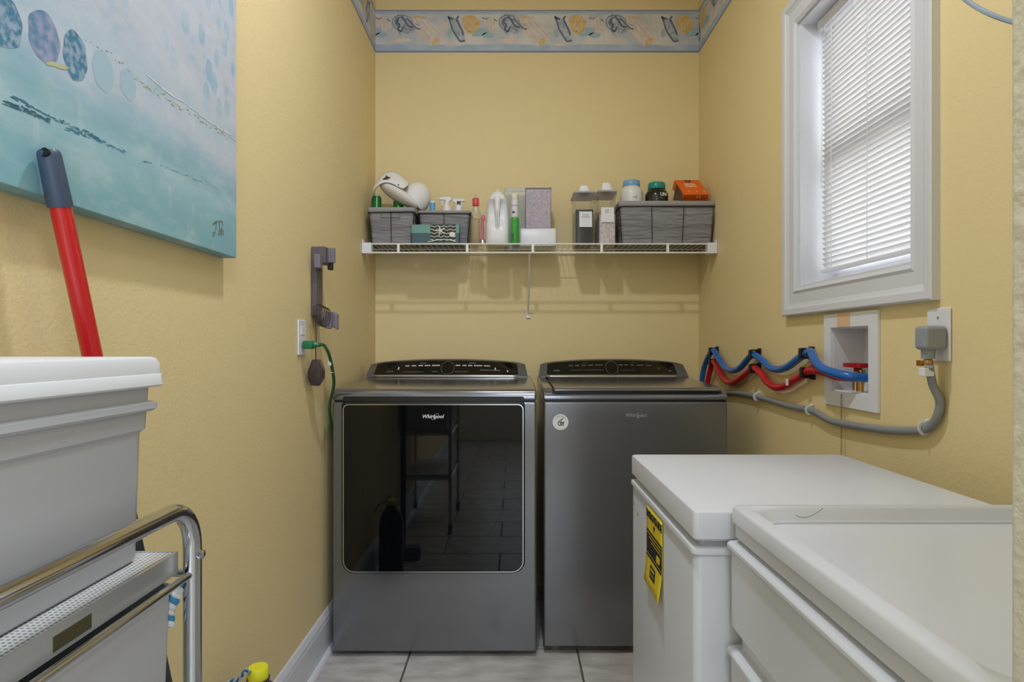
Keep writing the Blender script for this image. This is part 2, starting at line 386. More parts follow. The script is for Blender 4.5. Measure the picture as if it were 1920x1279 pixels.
border('trim_3', lambda s, h, e: (XR-e, YB-s, BZ+h), YB-0.44, 0.12)
# ------------------------------------------------------------------ window
def yzbox(*a): return B(*a)
win = obj('window_1', B(XR+0.135, XR+0.15, WY0, WY1, WZ0, WZ0+0.02), TRIM, kind='structure', smooth=False)
def casing(y0, y1, z0, z1, horiz, bead):
    """moulded casing leg: flat with raised outer back band and inner bead"""
    bm = NB()
    box(bm, XR-0.014, XR, y0, y1, z0, z1)
    return bm
cw = 0.088
oy0, oy1, oz0, oz1 = WY0-cw, WY1+cw, WZ0-cw, WZ1+cw
prof = [(0, 0), (0, 0.010), (0.010, 0.016), (0.018, 0.012), (0.050, 0.013), (0.060, 0.017), (0.066, 0.021), (0.084, 0.022), (0.088, 0.019), (0.088, 0)]  # inner -> outer distance, thickness
def mitre(side):
    bm = NB(); loops = []
    for end in (0, 1):
        lp = []
        for dd, th in prof:
            y0, y1, z0, z1 = WY0-dd, WY1+dd, WZ0-dd, WZ1+dd
            c = {'bottom': ((y0, z0), (y1, z0)), 'top': ((y0, z1), (y1, z1)), 'near': ((y0, z0), (y0, z1)), 'far': ((y1, z0), (y1, z1))}[side][end]
            lp.append((XR-th, c[0], c[1]))
        loops.append(lp)
    return loft(bm, loops)
for s in ('bottom', 'top', 'near', 'far'): obj('casing', mitre(s), TRIM, win, smooth=False)
# reveal lining (four boards), sashes, glass
tck = 0.008
obj('reveal_board', B(XR-0.002, XR+0.135, WY0, WY1, WZ0, WZ0+tck), TRIM, win, smooth=False)
obj('reveal_board', B(XR-0.002, XR+0.135, WY0, WY1, WZ1-tck, WZ1), TRIM, win, smooth=False)
obj('reveal_board', B(XR-0.002, XR+0.135, WY0, WY0+tck, WZ0+tck, WZ1-tck), TRIM, win, smooth=False)
obj('reveal_board', B(XR-0.002, XR+0.135, WY1-tck, WY1, WZ0+tck, WZ1-tck), TRIM, win, smooth=False)
def sash(name, x, z0, z1):
    bm = NB(); y0, y1 = WY0+tck, WY1-tck; s = 0.042
    box(bm, x, x+0.022, y0, y0+s, z0, z1); box(bm, x, x+0.022, y1-s, y1, z0, z1)
    box(bm, x, x+0.022, y0+s, y1-s, z0, z0+s); box(bm, x, x+0.022, y0+s, y1-s, z1-s, z1)
    o = obj(name, bm, TRIM, win, smooth=False)
    obj('pane', B(x+0.010, x+0.013, y0+s, y1-s, z0+s, z1-s), GLASS, o, smooth=False)
sash('lower_sash', XR+0.105, WZ0+tck, 1.735)
sash('upper_sash', XR+0.130, 1.695, WZ1-tck)
# blind
bl = root('window_blind', (XR+0.065, (WY0+WY1)/2, WZ0+0.045), 'white horizontal mini blind hanging inside the window frame', 'blind')
bx = XR+0.065; by0, by1 = WY0+0.022, WY1-0.030
obj('head_rail', B(bx-0.020, bx+0.018, by0-0.006, by1+0.006, WZ1-tck-0.034, WZ1-tck-0.001), WHITE, bl, bevel=0.003)
sm = NB(); sl = by1-by0; n = 5; pts = []
for k in range(n+1):
    t = -1+2*k/n; pts.append((t*0.0125, 0.0022*(1-t*t)))
for j in range(n):
    (a, za), (b, zb) = pts[j], pts[j+1]
    sm.faces.new([sm.verts.new(p) for p in ((a, 0, za), (b, 0, zb), (b, sl, zb), (a, sl, za))])
bmesh.ops.remove_doubles(sm, verts=sm.verts, dist=1e-6)
bmesh.ops.solidify(sm, geom=sm.faces[:], thickness=0.0005)
slat_me = bpy.data.meshes.new('slat'); sm.to_mesh(slat_me); sm.free(); slat_me.materials.append(SLAT)
z = WZ1-tck-0.045; zb = WZ0+0.050; k = 0
org = ORG[bl.name]
while z > zb+0.014:
    o = bpy.data.objects.new('slat', slat_me); COL.objects.link(o); o.parent = bl
    tilt = math.radians(60 if z > 1.74 else 52)+random.uniform(-0.02, 0.02)
    o.location = Vector((bx, by0, z))-org; o.rotation_euler = (0, tilt, 0)
    z -= 0.0165
obj('bottom_rail', B(bx-0.012, bx+0.012, by0, by1, zb-0.006, zb+0.006), WHITE, bl, bevel=0.003)
for yy in (by0+0.07, (by0+by1)/2, by1-0.07):
    bm = NB()
    for dx in (-0.0135, 0.0135): box(bm, bx+dx-0.0006, bx+dx+0.0006, yy-0.0011, yy+0.0011, zb, WZ1-tck-0.034)
    obj('ladder_cord', bm, WHITE, bl, smooth=False)
obj('tilt_wand', T([(bx-0.022, by1-0.035, WZ1-0.04), (bx-0.026, by1-0.034, 1.62)], 0.003, 8), CLEAR, bl)
# ================================================================== SHELF
SZ = 1.592; SY0, SY1 = 2.872, YB-0.004
sh = root('wire_shelf', (0.12, 3.0, SZ-0.04), 'white vinyl coated wire shelf spanning the back wall above the machines', 'shelf')
xa, xb = XL+0.006, XR-0.006
for zz, yy, r in ((SZ-0.0035, SY0, 0.0035), (SZ-0.043, SY0, 0.0038), (SZ-0.0065, SY1-0.006, 0.003), (SZ-0.0075, SY0+0.135, 0.0026)):
    obj('rail', T([(xa, yy, zz), (xb, yy, zz)], r, 8), WIREW, sh)
wm = NB(); tube(wm, [(0, SY1-0.001, 0), (0, SY0, 0), (0, SY0-0.0005, -0.004), (0, SY0-0.0005, -0.036)], 0.0014, 6)
wire_me = bpy.data.meshes.new('wire'); bmesh.ops.translate(wm, verts=wm.verts, vec=(0, 0, 0)); wm.to_mesh(wire_me); wm.free(); wire_me.materials.append(WIREW)
wm = NB(); tube(wm, [(0, SY1-0.001, 0), (0, SY0+0.002, 0)], 0.0014, 6)
wire2_me = bpy.data.meshes.new('wire'); wm.to_mesh(wire2_me); wm.free(); wire2_me.materials.append(WIREW)
nw = 62
for i in range(nw):
    x = xa+0.02+(xb-xa-0.04)*i/(nw-1)
    o = bpy.data.objects.new('wire', wire2_me); COL.objects.link(o); o.parent = sh
    o.location = Vector((x, 0, SZ-0.0022))-Vector(ORG[sh.name])
for u in (747, 876, 999, 1128, 1252):
    x = P(u, 465, SY0).x
    obj('stay', B(x-0.006, x+0.006, SY0-0.003, SY0+0.003, SZ-0.042, SZ-0.002), WIREW, sh, bevel=0.001)
for x0, x1 in ((XL+0.001, XL+0.045), (XR-0.045, XR-0.001)):
    b = obj('end_bracket', B(x0, x1, SY0-0.010, SY0+0.03, SZ-0.048, SZ+0.002), WHITE, sh, bevel=0.003)
    xx = x0+0.004 if x0 < 0 else x1-0.004
    obj('screw_tab', B(xx-0.003, xx+0.003, SY0-0.008, SY0+0.02, SZ+0.002, SZ+0.016), WHITE, b, bevel=0.002)
bxx = P(993, 500, SY0).x
br = obj('support_brace', T([(bxx, SY0+0.004, SZ-0.043), (bxx, YB-0.012, 1.285)], 0.0045, 8), WIREW, sh)
obj('brace_foot', B(bxx-0.010, bxx+0.010, YB-0.008, YB-0.0005, 1.262, 1.305), WHITE, br, bevel=0.002)
for u in (735, 860, 1100, 1210):
    x = P(u, 470, YB).x
    obj('wall_clip', B(x-0.006, x+0.006, YB-0.016, YB-0.0005, SZ-0.012, SZ+0.006), WHITE, sh, bevel=0.002)
# ================================================================== DRYER AND WASHER
def machine_deck(x0, x1, yf, zs, par, ztop):
    prof = [(yf+0.006, zs+0.003), (yf-0.004, zs+0.004), (yf-0.004, zs+0.022), (yf, zs+0.034), (yf+0.009, ztop-0.002), (yf+0.025, ztop), (yf+0.05, ztop+0.002), (2.80, 0.984), (2.95, 0.984), (2.95, zs+0.003)]
    return obj('top_deck', prism_x(prof, x0, x1), STEEL_TOP, par, bevel=0.008, seg=3)
def console(xl, xr, par, pl, pr, yb=2.80):
    c = (xl+xr)/2; hw = (xr-xl)/2; zb = 0.984
    def S(s, t, off=0):
        # s across -1..1, t up the sloping face 0..1
        zt = 1.045+0.018*(1-abs(s)**2.2)
        x = c+hw*s*(1-0.032*t)
        return Vector((x, yb+0.075*t-off, zb+(zt-zb)*t+off*0.4))
    N = 26; bm = NB(); cols = []
    for i in range(N+1):
        s = -1+2*i/N; k = (0.90 if abs(s) > 0.99 else (0.975 if abs(s) > 0.9 else 1.0))
        front = [S(s, t*k) for t in (0, 0.25, 0.5, 0.75, 0.93)]
        top = S(s, 1.0*k); topb = Vector((top.x, 2.91, top.z+0.001)); bk = Vector((top.x, 2.945, top.z-0.012)); bot = Vector((c+hw*s, 2.945, zb))
        cols.append([bm.verts.new(p) for p in front+[top, topb, bk, bot]])
    for A, C in zip(cols, cols[1:]):
        m = len(A)
        for k in range(m): bm.faces.new((A[k], A[(k+1) % m], C[(k+1) % m], C[k]))
    bm.faces.new(cols[0]); bm.faces.new(cols[-1][::-1])
    co = obj('control_console', bm, STEEL, par, bevel=0.004, seg=2)
    bm = NB(); cols = []
    s0 = (pl-c)/hw; s1 = (pr-c)/hw
    for i in range(N+1):
        s = s0+(s1-s0)*i/N; k = 0.86 if i in (0, N) else 0.92; b0 = 0.20 if i in (0, N) else 0.16
        cols.append([bm.verts.new(S(s, t, 0.0015)) for t in (b0, 0.5, k)]+[bm.verts.new(S(s, k, -0.001)), bm.verts.new(S(s, b0, -0.001))])
    for A, C in zip(cols, cols[1:]):
        for k in range(5): bm.faces.new((A[k], A[(k+1) % 5], C[(k+1) % 5], C[k]))
    bm.faces.new(cols[0]); bm.faces.new(cols[-1][::-1])
    pn = obj('control_panel', bm, PANEL, co)
    bm = NB(); cols = [[bm.verts.new(S(s0+(s1-s0)*i/N, t, 0.002)) for t in (0.03, 0.13)] for i in range(N+1)]
    for A, C in zip(cols, cols[1:]): bm.faces.new((A[0], A[1], C[1], C[0]))
    obj('lower_strip', bm, SILVER, co, solid=0.001)
    return co, pn, S, c, hw
def legends(par, S, c, hw, uv, m, yb=2.86):
    bm = NB()
    for u0, u1, v, th in uv:
        x0 = (u0-CU)/F*2.85; x1 = (u1-CU)/F*2.85; t = max(0.18, min(0.9, (705-v)/33.0))
        k = max(1, int((u1-u0)/2.2))
        for q in range(k):
            a = x0+(x1-x0)*q/k; b = a+(x1-x0)/k*0.72
            p = [S((a-c)/hw, t, 0.0026), S((b-c)/hw, t, 0.0026), S((b-c)/hw, t+th, 0.0026), S((a-c)/hw, t+th, 0.0026)]
            bm.faces.new([bm.verts.new(z) for z in p])
    return obj('panel_legends', bm, m, par, smooth=False, kind='stuff')
def swoosh_logo(par, at, size, m):
    lg = text('logo', 'Whirlpool', size, at, (1, 0, 0), (0, 0, 1), m, par, shear=0.22, bold=size*0.018)
    a = Vector(at); pts = [a+Vector((size*(0.45+0.75*math.cos(t)), -0.0003, size*(-0.02+0.50*math.sin(t)+0.30*math.cos(t)))) for t in [PI*0.95+i*0.2 for i in range(26)]]
    obj('logo_swoosh', T(pts, size*0.014, 5), m, lg)
# ---- dryer
DX0, DX1, DY = -0.652, 0.0845, 2.270
dr = root('dryer', ((DX0+DX1)/2, 2.6, 0), 'dark graphite front-loading clothes dryer with wide black glass door', 'dryer')
obj('cabinet', B(DX0, DX1, DY, 2.95, 0.018, 0.921), STEEL, dr, bevel=0.008, seg=3)
obj('seam_shade', B(DX0+0.006, DX1-0.006, DY+0.006, 2.94, 0.920, 0.927), BLACK, dr, smooth=False)  # black filler standing in for the shade in the open seam
machine_deck(DX0, DX1, DY, 0.922, dr, 0.967)
door = obj('door', plate_y(-0.6165, 0.0425, 0.305, 0.921, [0.045, 0.045, 0.012, 0.012], DY-0.010, DY+0.001, soft=0.004, n=8), BLACK, dr)
obj('door_glass', plate_y(-0.6085, 0.0355, 0.312, 0.9115, [0.040, 0.040, 0.018, 0.018], DY-0.0125, DY-0.009, n=8), BLACKGLASS, door)
obj('door_trim', frame_y(-0.6105, 0.0375, 0.310, 0.9135, [0.042, 0.042, 0.020, 0.020], 0.0032, DY-0.0138, DY-0.009, n=8), SILVER, door)
obj('pocket_shade', plate_y(-0.613, 0.040, 0.9225, 0.9405, [0.002, 0.002, 0.008, 0.008], DY-0.0052, DY-0.002, n=5), BLACK, dr)  # flat black plate, the recess's shade put into its colour
# faint round inner window behind the glass
bm = NB(); nn = 64; cx, cz, R0 = -0.29, 0.585, 0.250
ra = [bm.verts.new((cx+R0*math.cos(2*PI*k/nn), DY-0.0127, cz+R0*0.92*math.sin(2*PI*k/nn))) for k in range(nn)]
rb = [bm.verts.new((cx+(R0+0.004)*math.cos(2*PI*k/nn), DY-0.0127, cz+(R0+0.004)*0.92*math.sin(2*PI*k/nn))) for k in range(nn)]
for k in range(nn): bm.faces.new((ra[k], ra[(k+1) % nn], rb[(k+1) % nn], rb[k]))
obj('window_ring', bm, mat('dark_ring', (11, 12, 15), 0.05, spec=0.4), door)
swoosh_logo(door, (-0.288, DY-0.0130, 0.8690), 0.0185, mat('bright_logo', (226, 226, 230), 0.35, metal=0.3))
co, pn, S, c, hw = console(-0.658, 0.066, dr, (700.5-CU)/F*2.82, (973-CU)/F*2.82)
legends(pn, S, c, hw, [(759, 767, 685, .06), (771, 780, 685, .06), (784, 793, 685, .06), (796, 807, 685, .06), (810, 825, 685, .06), (855, 864, 685, .06), (868, 876, 685, .06), (879, 887, 685, .06), (890, 906, 685, .06), (909, 921, 685, .06), (746, 749, 691, .16), (929, 932, 691, .12), (952, 955, 695, .1)], WHITEPRINT)
legends(pn, S, c, hw, [(786, 798, 680, .04), (881, 893, 680, .04), (726, 739, 695, .05), (757, 795, 696, .03), (811, 823, 696, .04), (854, 880, 696, .03), (902, 940, 693, .05)], GREYPRINT)
kn = [S((P(840, 0, 2.85).x+0.030*math.cos(t)-c)/hw, 0.50+0.36*math.sin(t), 0.003) for t in [i/28*2*PI for i in range(28)]]
obj('cycle_knob', T(kn, 0.0008, 6, closed=True), GREYPRINT, pn)
text('model_mark', '~---', 0.011, (0.045, 2.42, 0.9745), (1, 0, 0), (0, 1, 0.03), WHITEPRINT, dr, shear=0.2)
for x in (DX0+0.06, DX0+0.20, DX1-0.20, DX1-0.06): obj('foot', L([(0.014, 0), (0.018, 0.003), (0.018, 0.012), (0.010, 0.019)], (x, DY+0.05, 0), 14), GREYPRINT, dr)
obj('rear_foot', L([(0.014, 0), (0.018, 0.003), (0.010, 0.019)], (DX0+0.07, 2.88, 0), 14), GREYPRINT, dr)
obj('rear_foot', L([(0.014, 0), (0.018, 0.003), (0.010, 0.019)], (DX1-0.07, 2.88, 0), 14), GREYPRINT, dr)
# ---- washer
VX0, VX1, VY = 0.1112, 0.7812, 2.290
wa = root('washer', ((VX0+VX1)/2, 2.6, 0), 'dark graphite top-loading washing machine with a round white sticker', 'washing machine')
obj('cabinet', B(VX0, VX1, VY, 2.95, 0.026, 0.920), STEEL, wa, bevel=0.008, seg=3)
obj('seam_shade', B(VX0+0.004, VX1-0.004, VY+0.004, 2.94, 0.919, 0.926), BLACK, wa, smooth=False)  # same black filler as shade in the washer's seam
prof = [(VY+0.006, 0.925), (VY-0.003, 0.926), (VY-0.003, 0.938), (VY+0.004, 0.947), (VY+0.018, 0.9505), (2.80, 0.9655), (2.82, 0.984), (2.95, 0.984), (2.95, 0.925)]
dk = obj('top_deck', prism_x(prof, VX0, VX1), STEEL_TOP, wa, bevel=0.005, seg=3)
for x0, x1 in ((VX0+0.001, VX0+0.034), (VX1-0.020, VX1-0.001)):
    prof = [(VY+0.004, 0.947), (VY+0.010, 0.953), (VY+0.024, 0.962), (VY+0.06, 0.968), (2.80, 0.984), (2.83, 0.984), (2.83, 0.960), (VY+0.02, 0.947)]
    obj('deck_rail', prism_x(prof, x0, x1), STEEL_TOP, dk, bevel=0.006, seg=3)
prof = [(VY+0.012, 0.949), (VY+0.012, 0.957), (2.79, 0.976), (2.79, 0.962)]
obj('lid_gap_shade', prism_x(prof, VX0+0.033, VX1-0.021), BLACK, wa, smooth=False)  # black layer painted as the shadow under the lid's front lip
prof = [(VY+0.002, 0.9575), (VY-0.001, 0.960), (VY+0.001, 0.965), (VY+0.012, 0.9685), (VY+0.05, 0.971), (2.795, 0.988), (2.795, 0.976), (VY+0.012, 0.9575)]
obj('lid', prism_x(prof, VX0+0.040, VX1-0.027), STEEL_TOP, wa, bevel=0.004, seg=3)
co, pn, S, c, hw = console(0.115, 0.785, wa, (1024-CU)/F*2.82, (1270-CU)/F*2.82, yb=2.80)
legends(pn, S, c, hw, [(1065, 1073, 684, .05), (1077, 1085, 684, .05), (1090, 1098, 684, .05), (1102, 1112, 684, .05), (1116, 1130, 684, .05), (1160, 1168, 684, .05), (1172, 1178, 684, .05), (1183, 1190, 684, .05), (1195, 1207, 684, .05), (1213, 1223, 684, .05), (1234, 1238, 689, .06), (1253, 1258, 693, .06), (1036, 1048, 693, .06)], GREYPRINT)
legends(pn, S, c, hw, [(1090, 1101, 679, .03), (1184, 1194, 679, .03), (1067, 1092, 693, .04), (1094, 1130, 693, .04), (1162, 1190, 693, .03)], mat('dim_print', (84, 84, 80), 0.5))
kn = [S((P(1146, 0, 2.85).x+0.028*math.cos(t)-c)/hw, 0.50+0.36*math.sin(t), 0.003) for t in [i/28*2*PI for i in range(28)]]
obj('cycle_knob', T(kn, 0.0008, 6, closed=True), GREYPRINT, pn)
swoosh_logo(wa, (P(1192, 779, VY).x, VY-0.0006, P(1192, 779, VY).z), 0.0185, mat('brushed_logo', (180, 181, 184), 0.3, metal=0.7))
st = obj('round_sticker', L([(0.0001, 0), (0.0290, 0), (0.0290, 0.0006), (0.0001, 0.0006)], tuple(P(1051, 791.5, VY)), 36, axis=(0, -1, 0)), WHITEPRINT, wa)
NAVY = mat('navy_print', (44, 54, 84), 0.5)
q = P(1051, 791.5, VY); q.y -= 0.0012
obj('sticker_scribble', T(catmull([q+Vector(p) for p in ((0.010, 0, 0.014), (-0.002, 0, 0.006), (-0.009, 0, -0.004), (-0.004, 0, -0.012), (0.003, 0, -0.006), (-0.003, 0, 0.001))], 5), 0.0014, 6), NAVY, st)
obj('sticker_scribble', T(catmull([q+Vector(p) for p in ((0.003, 0, 0.004), (0.001, 0, -0.006), (0.006, 0, -0.012), (0.011, 0, -0.006), (0.005, 0, -0.002), (0.014, 0, 0.0))], 5), 0.0014, 6), NAVY, st)
for i, ch in enumerate(range(6)):
    t = math.radians(140-i*20)
    text('sticker_letter', '=', 0.0085, q+Vector((0.0215*math.cos(t), 0.0004, 0.0215*math.sin(t))), (math.sin(t), 0, -math.cos(t)), (math.cos(t), 0, math.sin(t)), NAVY, st)
for x in (VX0+0.045, VX1-0.06):
    for yy in (VY+0.05, 2.88): obj('foot', L([(0.016, 0), (0.020, 0.003), (0.020, 0.014), (0.012, 0.027)], (x, yy, 0), 14), GREYPRINT, wa)
# ================================================================== FREEZER
FX0, FX1, FY0, FY1 = 0.297, 0.822, 1.030, 1.577
fz = root('chest_freezer', ((FX0+FX1)/2, (FY0+FY1)/2, 0), 'small white chest freezer with a yellow energy label beside the washer', 'freezer')
def slab(x0, x1, y0, y1, z0, z1, r, soft):
    s = soft
    return stack_z([(x0+s, x1-s, y0+s, y1-s, z0, r), (x0, x1, y0, y1, z0+s, r), (x0, x1, y0, y1, z1-s, r), (x0+s*0.3, x1-s*0.3, y0+s*0.3, y1-s*0.3, z1-s*0.3, r), (x0+s, x1-s, y0+s, y1-s, z1, r)])
obj('body', slab(FX0+0.001, FX1, FY0+0.004, FY1-0.004, 0.02, 0.782, 0.012, 0.002), FREEZE, fz)
obj('body_band', slab(FX0-0.003, FX1, FY0, FY1, 0.777, 0.789, 0.012, 0.002), FREEZE_LID, fz)
obj('gasket', slab(FX0+0.012, FX1-0.012, FY0+0.014, FY1-0.014, 0.788, 0.804, 0.01, 0.001), mat('grey_gasket', (176, 177, 180), 0.6), fz)
obj('lid', slab(FX0-0.001, FX1, FY0-0.001, FY1, 0.801, 0.850, 0.010, 0.004), FREEZE_LID, fz)
for x in (FX0+0.05, FX1-0.05):
    for yy in (FY0+0.05, FY1-0.05): obj('foot', L([(0.018, 0), (0.020, 0.004), (0.016, 0.022)], (x, yy, 0), 12), BLACK, fz)
DOT = mat('grey_badge', (150, 156, 160), 0.4)
for yy, zz in ((1.545, 0.735), (1.500, 0.722)):
    obj('badge_dot', L([(0.0001, 0), (0.005, 0), (0.005, 0.001), (0.0001, 0.001)], (FX0+0.001, yy, zz), 14, axis=(-1, 0, 0)), DOT, fz)
# energy label: thin sheet, its foot curling away
YEL = mat('yellow_label', (230, 204, 40), 0.45); LBK = mat('label_black', (36, 34, 30), 0.5)
LY0, LY1, LZ0, LZ1 = 1.245, 1.392, 0.606, 0.772
def lab(y, z, e=0):             # the label sheet leaves the panel towards its foot
    k = max(0, (0.68-z)/0.085)
    cur = 0.0016+0.0075*k**1.6+0.004*max(0, (1.28-y)/0.035)*k
    return (FX0-cur-e, y, z)
def labpatch(y0, y1, z0, z1, e, skew=0.0):
    bm = NB(); ny, nz = 6, 10; g2 = []
    for i in range(ny+1):
        g2.append([bm.verts.new(lab(y0+(y1-y0)*i/ny, z0+(z1-z0)*j/nz, e)) for j in range(nz+1)])
    for i in range(ny):
        for j in range(nz): bm.faces.new((g2[i][j], g2[i+1][j], g2[i+1][j+1], g2[i][j+1]))
    return bm
lb = obj('energy_label', labpatch(LY0, LY1, LZ0, LZ1, 0), YEL, fz, solid=0.0004)
obj('label_panel', labpatch(LY0+0.002, LY1-0.003, 0.664, 0.722, 0.0006), LBK, lb)
for j, zz in enumerate((0.715, 0.708, 0.701)): obj('label_rule', labpatch(LY0+0.006, LY1-0.02*j-0.008, zz, zz+0.0022, 0.001), YEL, lb)
obj('label_rule', labpatch(LY0+0.006, LY1-0.008, 0.6705, 0.672, 0.001), YEL, lb)
obj('label_box', labpatch(LY0+0.055, LY1-0.045, 0.628, 0.655, 0.0006), LBK, lb)
obj('label_rule', labpatch(LY0+0.062, LY1-0.052, 0.645, 0.650, 0.0010), YEL, lb)
obj('label_rule', labpatch(LY0+0.062, LY1-0.052, 0.636, 0.638, 0.0010), YEL, lb)
text('label_lettering', 'ENERGYGUIDE', 0.0215, (FX0-0.0024, (LY0+LY1)/2, 0.756), (0, -1, 0), (0, 0, 1), LBK, lb, bold=0.0006)
text('label_lettering', '$29', 0.018, (FX0-0.0032, LY0+0.032, 0.685), (0, -1, 0), (0, 0, 1), YEL, lb, bold=0.0008)
extrude = extrude_poly(NB(), [(FX0-0.0022, 1.325, 0.742), (FX0-0.0022, 1.309, 0.742), (FX0-0.0022, 1.317, 0.730)], (-0.0004, 0, 0))
obj('label_arrow', extrude, LBK, lb, smooth=False)
# ================================================================== UTILITY SINK
SX0, SX1, KY0, KY1, KZ = 0.352, 0.905, 0.730, 1.020, 0.865
KY0 = 0.45
SXR = 0.905
# sink runs past the front wall end, so its near half tucks in before the wall end
sk = root('utility_sink', ((SX0+SXR)/2, 0.88, 0), 'white plastic utility sink on a drawer cabinet in front of the freezer', 'sink')
KN = 0.440                      # near end of the cabinet, clear of the front wall
def rl(x0, x1, y0, y1, r, z, n=8, dz=0): return [(x, y, z+dz*(x-x0)) for x, y in rloop(x0, x1, y0, y1, r, n)]
def basin(x0, x1, y0, y1):
    w = 0.026
    L_ = [rl(x0, x1, y0, y1, 0.012, KZ-0.026), rl(x0-0.000, x1, y0, y1, 0.012, KZ-0.005), rl(x0+0.003, x1-0.003, y0+0.003, y1-0.003, 0.012, KZ-0.001), rl(x0+0.006, x1-0.006, y0+0.006, y1-0.006, 0.012, KZ),
          rl(x0+w-0.004, x1-w, y0+w, y1-0.016, 0.050, KZ), rl(x0+w, x1-w-0.004, y0+w+0.004, y1-0.020, 0.050, KZ-0.004), rl(x0+w+0.003, x1-w-0.006, y0+w+0.006, y1-0.024, 0.050, KZ-0.018), rl(x0+w+0.008, x1-w-0.010, y0+w+0.010, y1-0.028, 0.046, KZ-0.022),
          rl(x0+w+0.020, x1-w-0.02, y0+w+0.02, y1-0.040, 0.050, KZ-0.17, dz=-0.03), rl(x0+w+0.032, x1-w-0.035, y0+w+0.035, y1-0.052, 0.045, KZ-0.195, dz=-0.05), rl(x0+w+0.065, x1-w-0.07, y0+w+0.07, y1-0.085, 0.03, KZ-0.205, dz=-0.05)]
    return loft(NB(), L_, cap0=False)
# the part of the tub the photograph shows reaches nearer than the wall end, along the aisle side
KYN = 0.60
bs = obj('basin', basin(SX0, 0.562 if False else SXR, KN, KY1), SINKW, sk)
obj('drain', L([(0.0001, 0.0), (0.028, 0.0), (0.028, 0.003), (0.0001, 0.003)], (0.62, 0.72, KZ-0.2215), 20), CHROME, bs)
hk = [P(1490, 965, 0.992), P(1503, 970, 0.990), P(1520, 967, 0.990), P(1533, 958, 0.992), P(1540, 951, 0.994)]
obj('hairline_crack', T(catmull([(p.x, 0.9885, p.z) for p in hk], 4), 0.0005, 5), GREYPRINT, bs)
# cabinet under the tub
cb = obj('cabinet', B(SX0+0.014, SXR-0.01, KN+0.012, KY1-0.012, 0.0, KZ-0.027), SINKW, sk, bevel=0.003)
obj('apron', B(SX0+0.006, SXR-0.004, KN+0.006, KY1-0.006, KZ-0.052, KZ-0.0245), SINKW, sk, bevel=0.002)
def drawer(z0, z1, yfar, yn=None):
    yn = KN+0.004 if yn is None else yn
    o = obj('drawer', B(SX0+0.001, SX0+0.016, yn, yfar, z0, z1-0.006), SINKW, sk, bevel=0.002)
    prof = [(SX0-0.006, z1-0.010), (SX0-0.006, z1-0.004), (SX0-0.002, z1), (SX0+0.018, z1+0.002), (SX0+0.018, z1-0.006), (SX0+0.002, z1-0.010)]
    obj('finger_pull', extrude_poly(NB(), [(x, yn, z) for x, z in prof], (0, yfar-yn, 0)), SINKW, o, smooth=False, bevel=0.0012)
drawer(0.668, 0.806, KY1-0.001); drawer(0.36, 0.636, KY1); drawer(0.05, 0.33, KY1)
# ================================================================== WASHER SUPPLY BOX ON THE RIGHT WALL
ob = root('washer_outlet_box', (XR, 1.73, 0.951), 'white recessed washing machine supply box under the window', 'supply box')
a0, a1, b0, b1 = 1.594, 1.868, 0.951, 1.214
bm = NB(); xf = XR-0.009
o = [(a0, b0), (a1, b0), (a1, b1), (a0, b1)]; i_ = [(OY0, OZ0), (OY1, OZ0), (OY1, OZ1), (OY0, OZ1)]
R = [[bm.verts.new((x, y, z)) for y, z in lp] for lp, x in ((o, XR-0.0005), (o, xf), (i_, xf), (i_, XR-0.0005))]
for A, C in ((0, 1), (1, 2), (2, 3), (3, 0)):
    for k in range(4): bm.faces.new((R[A][k], R[A][(k+1) % 4], R[C][(k+1) % 4], R[C][k]))
obj('face_frame', bm, WHITE, ob, smooth=False, bevel=0.001)
bm = NB(); t = 0.003; xd = XR+0.092
box(bm, XR-0.0005, xd, OY0, OY0+t, OZ0, OZ1); box(bm, XR-0.0005, xd, OY1-t, OY1, OZ0, OZ1)
box(bm, XR-0.0005, xd, OY0+t, OY1-t, OZ0, OZ0+t); box(bm, XR-0.0005, xd, OY0+t, OY1-t, OZ1-t, OZ1); box(bm, xd-t, xd, OY0+t, OY1-t, OZ0+t, OZ1-t)
obj('recess', bm, WHITE, ob, smooth=False)
obj('bottom_ledge', B(XR+0.03, xd-0.004, OY0+0.004, OY1-0.06, OZ0+0.004, OZ0+0.030), WHITE, ob, bevel=0.002)
obj('masking_tape', B(xf-0.0008, xf-0.0001, 1.722, 1.790, OZ1+0.002, 1.2125), mat('tan_tape', (232, 190, 150), 0.7), ob, smooth=False)
BRASS = mat('brass', (196, 156, 96), 0.25, metal=1.0); REDV = mat('red_valve_plastic', (176, 16, 34), 0.35)
RED = mat('red_hose_rubber', (188, 26, 40), 0.3); BLUE = mat('blue_hose_rubber', (34, 104, 186), 0.25)
vx = XR+0.020
vp = P(1610, 700, 1.685)
vx, vy = XR+0.010, 1.770
vv = obj('valve_body', L([(0.012, 0.0), (0.012, 0.03), (0.016, 0.031), (0.016, 0.046), (0.010, 0.047), (0.010, 0.062), (0.0001, 0.062)], (vx+0.018, vy-0.035, OZ0+0.001), 12), BRASS, ob)
obj('valve_handle', stack_z([(vx-0.004, vx+0.040, vy-0.062, vy+0.022, 1.062, 0.006), (vx-0.004, vx+0.040, vy-0.062, vy+0.022, 1.074, 0.006)]), REDV, ob)
obj('valve_hub', L([(0.010, 0), (0.011, 0.010), (0.007, 0.012)], (vx+0.018, vy-0.02, 1.050), 12), REDV, ob)
obj('valve_body', L([(0.012, 0.0), (0.012, 0.03), (0.015, 0.031), (0.015, 0.046), (0.0001, 0.047)], (vx+0.040, 1.795, OZ0+0.001), 12), BRASS, ob)
